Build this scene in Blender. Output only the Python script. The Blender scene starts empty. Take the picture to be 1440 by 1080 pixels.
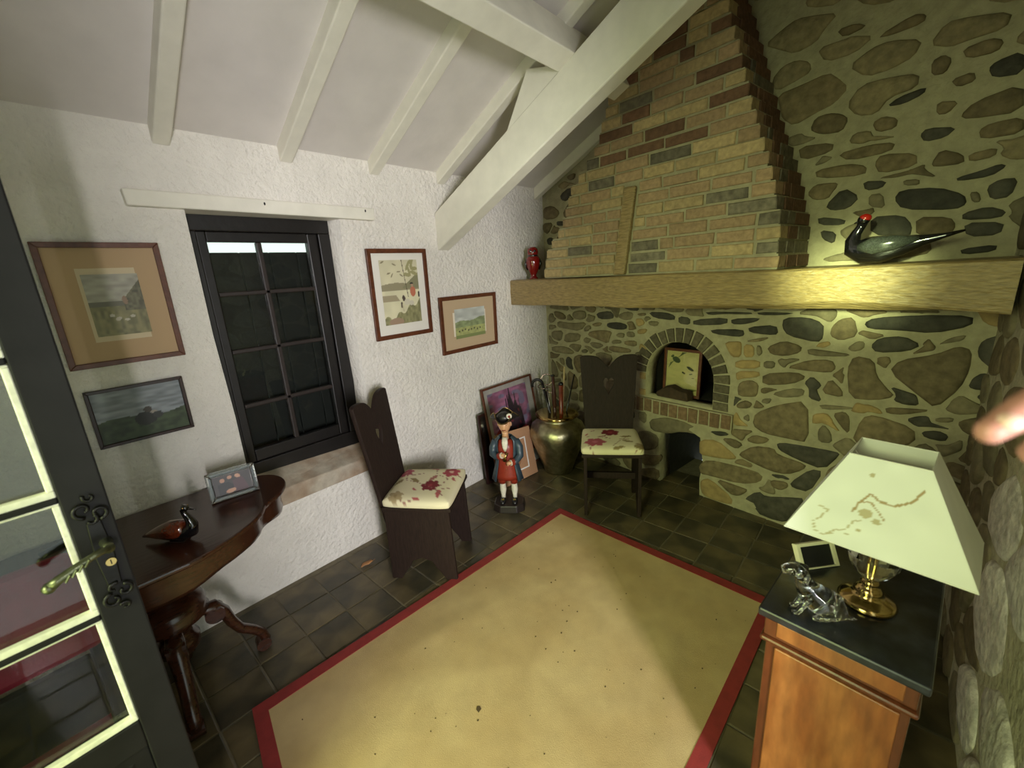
import bpy, bmesh, math, random
import numpy as np
from mathutils import Vector, Matrix

random.seed(7)
sc = bpy.context.scene
COL = sc.collection
PI = math.pi

# ------------------------------------------------------------------ camera
cam_d = bpy.data.cameras.new('camera')
cam = bpy.data.objects.new('camera', cam_d); COL.objects.link(cam)
cam_d.lens = 14.84; cam_d.sensor_width = 36; cam_d.sensor_fit = 'HORIZONTAL'; cam_d.clip_start = 0.02
Rt, Up, Fw = Vector((0.66167, -0.74762, -0.05709)), Vector((0.22810, 0.12817, 0.96516)), Vector((0.71426, 0.65164, -0.25534))
m = Matrix((Rt, Up, -Fw)).transposed().to_4x4(); m.translation = (0, 0, 1.6)
cam.matrix_world = m
cam_d.dof.use_dof = True; cam_d.dof.focus_distance = 2.4; cam_d.dof.aperture_fstop = 3.6
sc.camera = cam

# ------------------------------------------------------------------ world, daylight, exposure
w = bpy.data.worlds.new('sky'); sc.world = w; w.use_nodes = True
bg = w.node_tree.nodes['Background']; bg.inputs[0].default_value = (0.80, 0.92, 0.86, 1); bg.inputs[1].default_value = 1.3

def area(name, loc, direction, sx, sy, power, col, spread=180):
    l = bpy.data.lights.new(name, 'AREA'); l.shape = 'RECTANGLE'; l.size = sx; l.size_y = sy
    l.energy = power; l.color = col; l.spread = math.radians(spread)
    o = bpy.data.objects.new(name, l); COL.objects.link(o); o.location = loc
    o.rotation_euler = Vector(direction).to_track_quat('-Z', 'Y').to_euler()
    return o
DOOR_LIGHT = area('daylight_doorway', (-2.3, 0.45, 2.12), (1, 0.0, -0.17), 1.6, 0.7, 80, (0.86, 1.0, 0.46))
LAWN_LIGHT = area('sunlit_lawn_glow', (-0.98, 0.62, 0.62), (1, 0.25, -0.25), 0.85, 0.8, 7.5, (0.82, 1.0, 0.14))
sp = bpy.data.lights.new('sun_dapple', 'SPOT'); sp.energy = 3200; sp.color = (0.84, 1.0, 0.48); sp.spot_size = math.radians(6); sp.spot_blend = 1; sp.shadow_soft_size = .12
so = bpy.data.objects.new('sun_dapple', sp); COL.objects.link(so); so.location = (-2.6, 0.35, 2.05); so.rotation_euler = (Vector((2.30, .18, 1.50)) - Vector(so.location)).to_track_quat('-Z', 'Y').to_euler()
WIN_LIGHT = area('daylight_terrace_opening', (-0.75, -2.3, 1.55), (0.5, 1, 0.0), 0.42, 1.1, 135, (1.0, 0.97, 0.98))
vs = sc.view_settings
sc.display_settings.display_device = 'sRGB'
vs.view_transform = 'Standard'; vs.look = 'None'; vs.exposure = 0.26; vs.gamma = 1.0; vs.use_curve_mapping = False

# ------------------------------------------------------------------ materials
MATS = {}
def srgb(r, g, b):
    f = lambda c: (c / 255 / 12.92) if c / 255 <= .04045 else ((c / 255 + .055) / 1.055) ** 2.4
    return (f(r), f(g), f(b))
def mat(name, col, rough=.6, bump=0, bscale=60, metal=0, var=0, vscale=8, col2=None, rnd=0, coat=0, attr=False, bdist=.004, stretch=None, detail=6, sheen=0):
    if name in MATS: return MATS[name]
    M = bpy.data.materials.new(name); M.use_nodes = True; MATS[name] = M
    nt = M.node_tree; N = nt.nodes; L = nt.links; b = N['Principled BSDF']
    b.inputs['Roughness'].default_value = rough; b.inputs['Metallic'].default_value = metal
    b.inputs['Base Color'].default_value = (*col, 1)
    if coat: b.inputs['Coat Weight'].default_value = coat; b.inputs['Coat Roughness'].default_value = .12
    tc = N.new('ShaderNodeTexCoord'); vec = tc.outputs['Object']
    if stretch:
        mp = N.new('ShaderNodeMapping'); mp.inputs['Scale'].default_value = stretch; L.new(vec, mp.inputs[0]); vec = mp.outputs[0]
    src = None
    if attr:
        a = N.new('ShaderNodeAttribute'); a.attribute_name = 'Col'; src = a.outputs['Color']
    if var or col2:
        n = N.new('ShaderNodeTexNoise'); n.inputs['Scale'].default_value = vscale; n.inputs['Detail'].default_value = detail; L.new(vec, n.inputs['Vector'])
        if col2:
            r = N.new('ShaderNodeValToRGB'); r.color_ramp.elements[0].position = .38; r.color_ramp.elements[1].position = .64
            r.color_ramp.elements[0].color = (*col, 1); r.color_ramp.elements[1].color = (*col2, 1)
            L.new(n.outputs['Fac'], r.inputs[0]); src = r.outputs[0]
        if var:
            n2 = N.new('ShaderNodeTexNoise'); n2.inputs['Scale'].default_value = vscale * 3.1; n2.inputs['Detail'].default_value = 5; L.new(vec, n2.inputs['Vector'])
            h = N.new('ShaderNodeHueSaturation'); mr = N.new('ShaderNodeMapRange')
            mr.inputs[1].default_value = .3; mr.inputs[2].default_value = .7; mr.inputs[3].default_value = 1 - var; mr.inputs[4].default_value = 1 + var
            L.new(n2.outputs['Fac'], mr.inputs[0]); L.new(mr.outputs[0], h.inputs['Value'])
            if src is not None: L.new(src, h.inputs['Color'])
            else: h.inputs['Color'].default_value = (*col, 1)
            src = h.outputs[0]
    if rnd:
        oi = N.new('ShaderNodeObjectInfo'); h = N.new('ShaderNodeHueSaturation'); mr = N.new('ShaderNodeMapRange')
        mr.inputs[3].default_value = 1 - rnd; mr.inputs[4].default_value = 1 + rnd
        L.new(oi.outputs['Random'], mr.inputs[0]); L.new(mr.outputs[0], h.inputs['Value'])
        if src is not None: L.new(src, h.inputs['Color'])
        else: h.inputs['Color'].default_value = (*col, 1)
        src = h.outputs[0]
    if src is not None: L.new(src, b.inputs['Base Color'])
    if bump:
        n = N.new('ShaderNodeTexNoise'); n.inputs['Scale'].default_value = bscale; n.inputs['Detail'].default_value = 7; L.new(vec, n.inputs['Vector'])
        bp = N.new('ShaderNodeBump'); bp.inputs['Strength'].default_value = bump; bp.inputs['Distance'].default_value = bdist
        L.new(n.outputs['Fac'], bp.inputs['Height']); L.new(bp.outputs[0], b.inputs['Normal'])
    return M
def glass(name, col=(1, 1, 1), rough=.0, ior=1.5):
    if name in MATS: return MATS[name]
    M = bpy.data.materials.new(name); M.use_nodes = True; MATS[name] = M; b = M.node_tree.nodes['Principled BSDF']
    b.inputs['Base Color'].default_value = (*col, 1); b.inputs['Transmission Weight'].default_value = 1
    b.inputs['Roughness'].default_value = rough; b.inputs['IOR'].default_value = ior
    return M

def thin_glass(name, tint):
    if name in MATS: return MATS[name]
    M = bpy.data.materials.new(name); M.use_nodes = True; MATS[name] = M; nt = M.node_tree; N = nt.nodes; L = nt.links
    N.remove(N['Principled BSDF']); t = N.new('ShaderNodeBsdfTransparent'); t.inputs[0].default_value = (*tint, 1)
    g = N.new('ShaderNodeBsdfGlossy'); g.inputs['Roughness'].default_value = .02; f = N.new('ShaderNodeFresnel'); f.inputs[0].default_value = 1.45
    m_ = N.new('ShaderNodeMixShader'); L.new(f.outputs[0], m_.inputs[0]); L.new(t.outputs[0], m_.inputs[1]); L.new(g.outputs[0], m_.inputs[2])
    L.new(m_.outputs[0], N['Material Output'].inputs[0]); return M
plaster = mat('white rough plaster', srgb(228, 223, 214), .92, 1, 42, var=.05, vscale=3, bdist=.016)
ceilm = mat('white painted boards', srgb(214, 208, 203), .85, .25, 30, var=.05, vscale=2)
whitewood = mat('white painted timber', srgb(226, 222, 208), .6, .3, 22, var=.05, vscale=4, bdist=.003)
mortar = mat('lime mortar', srgb(162, 154, 126), .95, .9, 40, var=.13, vscale=7, bdist=.008)
mortarC = mat('pale lime mortar', srgb(176, 168, 142), .95, 1, 35, var=.2, vscale=9, bdist=.012)
stoneM = {
 'd': mat('dark slate stone', srgb(64, 60, 50), .75, .9, 22, var=.4, vscale=7, rnd=.3, bdist=.012),
 'b': mat('brown field stone', srgb(114, 100, 74), .85, .9, 20, var=.3, vscale=9, rnd=.22, bdist=.012),
 'g': mat('grey brown stone', srgb(118, 108, 84), .85, .9, 20, var=.25, vscale=8, rnd=.2, bdist=.012),
 't': mat('tan sandstone', srgb(160, 136, 92), .88, .7, 25, var=.2, vscale=8, rnd=.15, bdist=.010),
 'm': mat('weathered brown stone', srgb(140, 126, 96), .88, .9, 22, var=.25, vscale=10, rnd=.12, bdist=.012),
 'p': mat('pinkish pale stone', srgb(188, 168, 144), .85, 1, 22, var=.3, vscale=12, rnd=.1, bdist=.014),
 'w': mat('pale stone with painted light', srgb(205, 198, 188), .85, 1, 22, var=.3, vscale=12, rnd=.1, bdist=.014)}  # both pale tones carry the bright light near the camera in their colour
brickM = [mat('buff brick', srgb(172, 150, 112), .9, .8, 40, var=.2, vscale=14, rnd=.14, bdist=.006),
          mat('pinkish brick', srgb(160, 134, 104), .9, .8, 40, var=.2, vscale=14, rnd=.14, bdist=.006),
          mat('burnt grey brick', srgb(112, 104, 88), .85, .8, 40, var=.35, vscale=10, rnd=.2, bdist=.006),
          mat('red brown brick', srgb(114, 84, 64), .9, .8, 40, var=.25, vscale=12, rnd=.2, bdist=.006)]
archbrick = mat('dark oven brick', srgb(92, 84, 66), .88, .8, 40, var=.3, vscale=14, rnd=.22, bdist=.006)
sillbrick = mat('red oven sill brick', srgb(118, 94, 70), .9, .8, 40, var=.25, vscale=14, rnd=.15, bdist=.006)
oak = mat('pale oak beam', srgb(150, 128, 86), .36, .9, 12, var=.28, vscale=5, stretch=(9, 1, 9), bdist=.01)
tileM = mat('brown green stone tile', srgb(62, 58, 45), .36, .5, 14, col2=srgb(100, 88, 62), vscale=4, var=.2, rnd=.16, bdist=.005)
grout = mat('floor grout', srgb(112, 104, 84), .9, .5, 50, var=.2)
blackwood = mat('black brown stained wood', srgb(34, 25, 21), .42, .4, 8, var=.35, vscale=6, stretch=(8, 8, 1))
chairwood = mat('dark oak chair wood', srgb(40, 28, 23), .62, .4, 9, var=.3, vscale=7, stretch=(8, 8, 1))
doorpaint = mat('dark grey black door paint', srgb(27, 25, 27), .62, .3, 20, var=.25, vscale=4)
cream = mat('cream bead with painted light', srgb(240, 236, 222), .6, .4, 60, var=.12, vscale=20)  # bright cream stands in for light caught by the reflective bevels
mahog = mat('polished mahogany', srgb(60, 32, 19), .25, .15, 9, var=.3, vscale=5, stretch=(1, 7, 7), coat=.25)
framewood = mat('brown picture frame wood', srgb(92, 50, 30), .4, .3, 20, var=.3, vscale=12)
darkframe = mat('dark picture frame wood', srgb(44, 22, 18), .35, .2, 20, var=.3, vscale=12)
printM = mat('printed picture', (1, 1, 1), .45, attr=True)
paintM = mat('hand painted ceramic', (1, 1, 1), .3, attr=True)
fabricM = mat('printed cotton fabric', (1, 1, 1), .85, .35, 260, attr=True, bdist=.0015)
brass = mat('aged hammered brass', srgb(176, 170, 138), .36, .7, 16, metal=1, var=.25, vscale=9, bdist=.006)
brassp = mat('polished brass', srgb(178, 152, 96), .14, metal=1)
iron = mat('black wrought iron', srgb(34, 32, 32), .38, .3, 40, metal=.7)
steel = mat('bright steel', srgb(180, 178, 172), .22, metal=1)
crimson = mat('crimson upholstery', srgb(140, 14, 52), .5, .3, 90, var=.15, vscale=5)
black = mat('matt black', srgb(14, 13, 12), .7)
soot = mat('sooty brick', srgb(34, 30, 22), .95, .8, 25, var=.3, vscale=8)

for nm in ('dark oak chair wood', 'dark grey black door paint'): MATS[nm].node_tree.nodes['Principled BSDF'].inputs['Specular IOR Level'].default_value = .25
# ------------------------------------------------------------------ mesh helpers
class MB:
    """collects vertices and faces, then links them as one mesh object"""
    def __init__(s): s.v = []; s.f = []; s.c = []
    def add(s, vs, fs, col=None):
        o = len(s.v); s.v += [tuple(p) for p in vs]; s.f += [tuple(i + o for i in f) for f in fs]
        s.c += [col or (1, 1, 1)] * len(vs); return s
    def box(s, a, b, col=None, M=None):
        (x0, y0, z0), (x1, y1, z1) = a, b
        P = [Vector(q) for q in ((x0, y0, z0), (x1, y0, z0), (x1, y1, z0), (x0, y1, z0), (x0, y0, z1), (x1, y0, z1), (x1, y1, z1), (x0, y1, z1))]
        if M: P = [M @ q for q in P]
        return s.add(P, [(0, 3, 2, 1), (4, 5, 6, 7), (0, 1, 5, 4), (1, 2, 6, 5), (2, 3, 7, 6), (3, 0, 4, 7)], col)
    def prism(s, poly, f0, f1, col=None):
        """poly: 2-D points; f0,f1 map (u,v) to 3-D for the two caps"""
        n = len(poly); P = [f0(*p) for p in poly] + [f1(*p) for p in poly]
        return s.add(P, [tuple(range(n))[::-1], tuple(range(n, 2 * n))] + [(i, (i + 1) % n, n + (i + 1) % n, n + i) for i in range(n)], col)
    def tube(s, pts, rad, seg=12, asp=1, up=(0, 0, 1), col=None, caps=True):
        pts = [Vector(p) for p in pts]; n = len(pts)
        if not hasattr(rad, '__len__'): rad = [rad] * n
        if not hasattr(asp, '__len__'): asp = [asp] * n
        V = []; u = Vector(up); prev = None
        for i, p in enumerate(pts):
            t = (pts[min(i + 1, n - 1)] - pts[max(i - 1, 0)]).normalized()
            if prev is None:
                x = t.cross(u)
                if x.length < .05: x = t.cross(Vector((1, 0, 0)))
                x.normalize()
            else:
                x = (prev - t * prev.dot(t)).normalized()
            prev = x; y = x.cross(t).normalized()
            for k in range(seg):
                a = 2 * PI * k / seg; V.append(p + x * math.cos(a) * rad[i] + y * math.sin(a) * rad[i] * asp[i])
        F = [(i * seg + k, i * seg + (k + 1) % seg, (i + 1) * seg + (k + 1) % seg, (i + 1) * seg + k) for i in range(n - 1) for k in range(seg)]
        if caps: F += [tuple(range(seg))[::-1], tuple(range((n - 1) * seg, n * seg))]
        return s.add(V, F, col)
    def lathe(s, prof, c=(0, 0, 0), seg=28, col=None, sy=1):
        V = []; n = len(prof)
        for r, z in prof:
            for k in range(seg):
                a = 2 * PI * k / seg; V.append((c[0] + r * math.cos(a), c[1] + sy * r * math.sin(a), c[2] + z))
        F = [(i * seg + k, i * seg + (k + 1) % seg, (i + 1) * seg + (k + 1) % seg, (i + 1) * seg + k) for i in range(n - 1) for k in range(seg)]
        F += [tuple(range(seg))[::-1], tuple(range((n - 1) * seg, n * seg))]
        return s.add(V, F, col)
    def ball(s, c, r, seg=14, rings=9, col=None, M=None):
        if not hasattr(r, '__len__'): r = (r, r, r)
        V = []; c = Vector(c)
        for i in range(rings + 1):
            t = PI * i / rings; st = max(math.sin(t), .02)
            for k in range(seg):
                a = 2 * PI * k / seg; q = Vector((r[0] * st * math.cos(a), r[1] * st * math.sin(a), -r[2] * math.cos(t)))
                V.append(c + (M @ q if M else q))
        F = [(i * seg + k, i * seg + (k + 1) % seg, (i + 1) * seg + (k + 1) % seg, (i + 1) * seg + k) for i in range(rings) for k in range(seg)]
        F += [tuple(range(seg))[::-1], tuple(range(rings * seg, (rings + 1) * seg))]
        return s.add(V, F, col)
    def build(s, name, material, parent=None, smooth=False, colors=False, bevel=0, sub=0):
        me = bpy.data.meshes.new(name); me.from_pydata(s.v, [], s.f); me.materials.append(material)
        bm = bmesh.new(); bm.from_mesh(me); bmesh.ops.recalc_face_normals(bm, faces=bm.faces); bm.to_mesh(me); bm.free()
        if colors:
            a = me.color_attributes.new('Col', 'FLOAT_COLOR', 'POINT')
            a.data.foreach_set('color', np.array([(*c, 1) for c in s.c], dtype='f').ravel())
        if smooth: me.polygons.foreach_set('use_smooth', [True] * len(me.polygons))
        me.update()
        o = bpy.data.objects.new(name, me); COL.objects.link(o)
        if parent: o.parent = parent
        if bevel:
            md = o.modifiers.new('bevel', 'BEVEL'); md.width = bevel; md.segments = 2; md.limit_method = 'ANGLE'; md.angle_limit = .6
        if sub:
            md = o.modifiers.new('sub', 'SUBSURF'); md.levels = sub; md.render_levels = sub
        return o

def tag(o, label=None, cat=None, group=None, kind=None):
    if label: o['label'] = label
    if cat: o['category'] = cat
    if group: o['group'] = group
    if kind: o['kind'] = kind
    return o
def thing(name, label, cat, loc=(0, 0, 0), rz=0, group=None):
    o = bpy.data.objects.new(name, None); COL.objects.link(o); o.location = loc; o.rotation_euler = (0, 0, rz); o.empty_display_size = .1
    return tag(o, label, cat, group)
def struct(o): o['kind'] = 'structure'; return o

def holes_slab(name, outer, holes, fmap, thick, material, parent=None, smooth_holes=True):
    """a slab with holes: 2-D outline filled by a curve, then mapped into place; fmap(u, v, w) -> 3-D, w from 0 to -thick"""
    cu = bpy.data.curves.new(name + '_c', 'CURVE'); cu.dimensions = '2D'; cu.fill_mode = 'BOTH'; cu.extrude = thick / 2
    for P in [outer] + holes:
        sp = cu.splines.new('POLY'); sp.points.add(len(P) - 1)
        for i, (a, b) in enumerate(P): sp.points[i].co = (a, b, 0, 1)
        sp.use_cyclic_u = True
    t = bpy.data.objects.new('tmp', cu); COL.objects.link(t)
    dg = bpy.context.evaluated_depsgraph_get(); me = bpy.data.meshes.new_from_object(t.evaluated_get(dg)); bpy.data.objects.remove(t)
    me.name = name
    for v in me.vertices:
        u, q, z = v.co; v.co = fmap(u, q, z - thick / 2)
    me.materials.clear(); me.materials.append(material)
    bm = bmesh.new(); bm.from_mesh(me); bmesh.ops.remove_doubles(bm, verts=bm.verts, dist=1e-5); bmesh.ops.recalc_face_normals(bm, faces=bm.faces); bm.to_mesh(me); bm.free()
    o = bpy.data.objects.new(name, me); COL.objects.link(o)
    if parent: o.parent = parent
    return o

# flat print: colours painted on a fine grid
def paint_eval(U, V, base, prims):
    C = np.zeros(U.shape + (3,)); C[:] = 0
    bc = base(U, V) if callable(base) else np.broadcast_to(np.array(base, float), C.shape)
    C = np.array(bc, float)
    for p in prims:
        if p[0] == 'e':
            _, cx, cy, rx, ry, rot, col = p; c, s_ = math.cos(rot), math.sin(rot)
            dx, dy = U - cx, V - cy; a = (dx * c + dy * s_) / rx; b = (-dx * s_ + dy * c) / ry
            m_ = a * a + b * b < 1
        elif p[0] == 'l':
            _, pts, wd, col = p; m_ = np.zeros(U.shape, bool)
            for (x0, y0), (x1, y1) in zip(pts[:-1], pts[1:]):
                L2 = (x1 - x0) ** 2 + (y1 - y0) ** 2 + 1e-9; t = np.clip(((U - x0) * (x1 - x0) + (V - y0) * (y1 - y0)) / L2, 0, 1)
                m_ |= (U - x0 - t * (x1 - x0)) ** 2 + (V - y0 - t * (y1 - y0)) ** 2 < wd * wd
        elif p[0] == 'p':
            _, pts, col = p; m_ = np.zeros(U.shape, bool); j = len(pts) - 1
            for i in range(len(pts)):
                xi, yi = pts[i]; xj, yj = pts[j]
                m_ ^= ((yi > V) != (yj > V)) & (U < (xj - xi) * (V - yi) / (yj - yi + 1e-12) + xi); j = i
        C[m_] = col
    return C
def vnoise(U, V, s, seed=0):
    r = np.random.default_rng(seed); g = r.random((40, 40)); x = (U * s) % 39; y = (V * s) % 39
    xi = x.astype(int); yi = y.astype(int); fx = x - xi; fy = y - yi; fx = fx * fx * (3 - 2 * fx); fy = fy * fy * (3 - 2 * fy)
    return (g[yi, xi] * (1 - fx) + g[yi, xi + 1] * fx) * (1 - fy) + (g[yi + 1, xi] * (1 - fx) + g[yi + 1, xi + 1] * fx) * fy
def print_mesh(name, wdt, hgt, base, prims, parent, n=90, y=0, z0=0, x0=None, material=None):
    """upright printed sheet in the local xz plane facing -y"""
    nx = n; ny = max(6, int(n * hgt / wdt)); u = np.linspace(0, 1, nx + 1); v = np.linspace(0, 1, ny + 1); U, V = np.meshgrid(u, v)
    C = paint_eval(U, V, base, prims); x0 = -wdt / 2 if x0 is None else x0
    b = MB(); b.v = [(x0 + wdt * a, y, z0 + hgt * c) for a, c in zip(U.ravel(), V.ravel())]
    b.c = [tuple(c) for c in C.reshape(-1, 3)]
    W_ = nx + 1; b.f = [(j * W_ + i, j * W_ + i + 1, (j + 1) * W_ + i + 1, (j + 1) * W_ + i) for j in range(ny) for i in range(nx)]
    return b.build(name, material or printM, parent, colors=True)
def S(*c): return srgb(*c)
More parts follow.
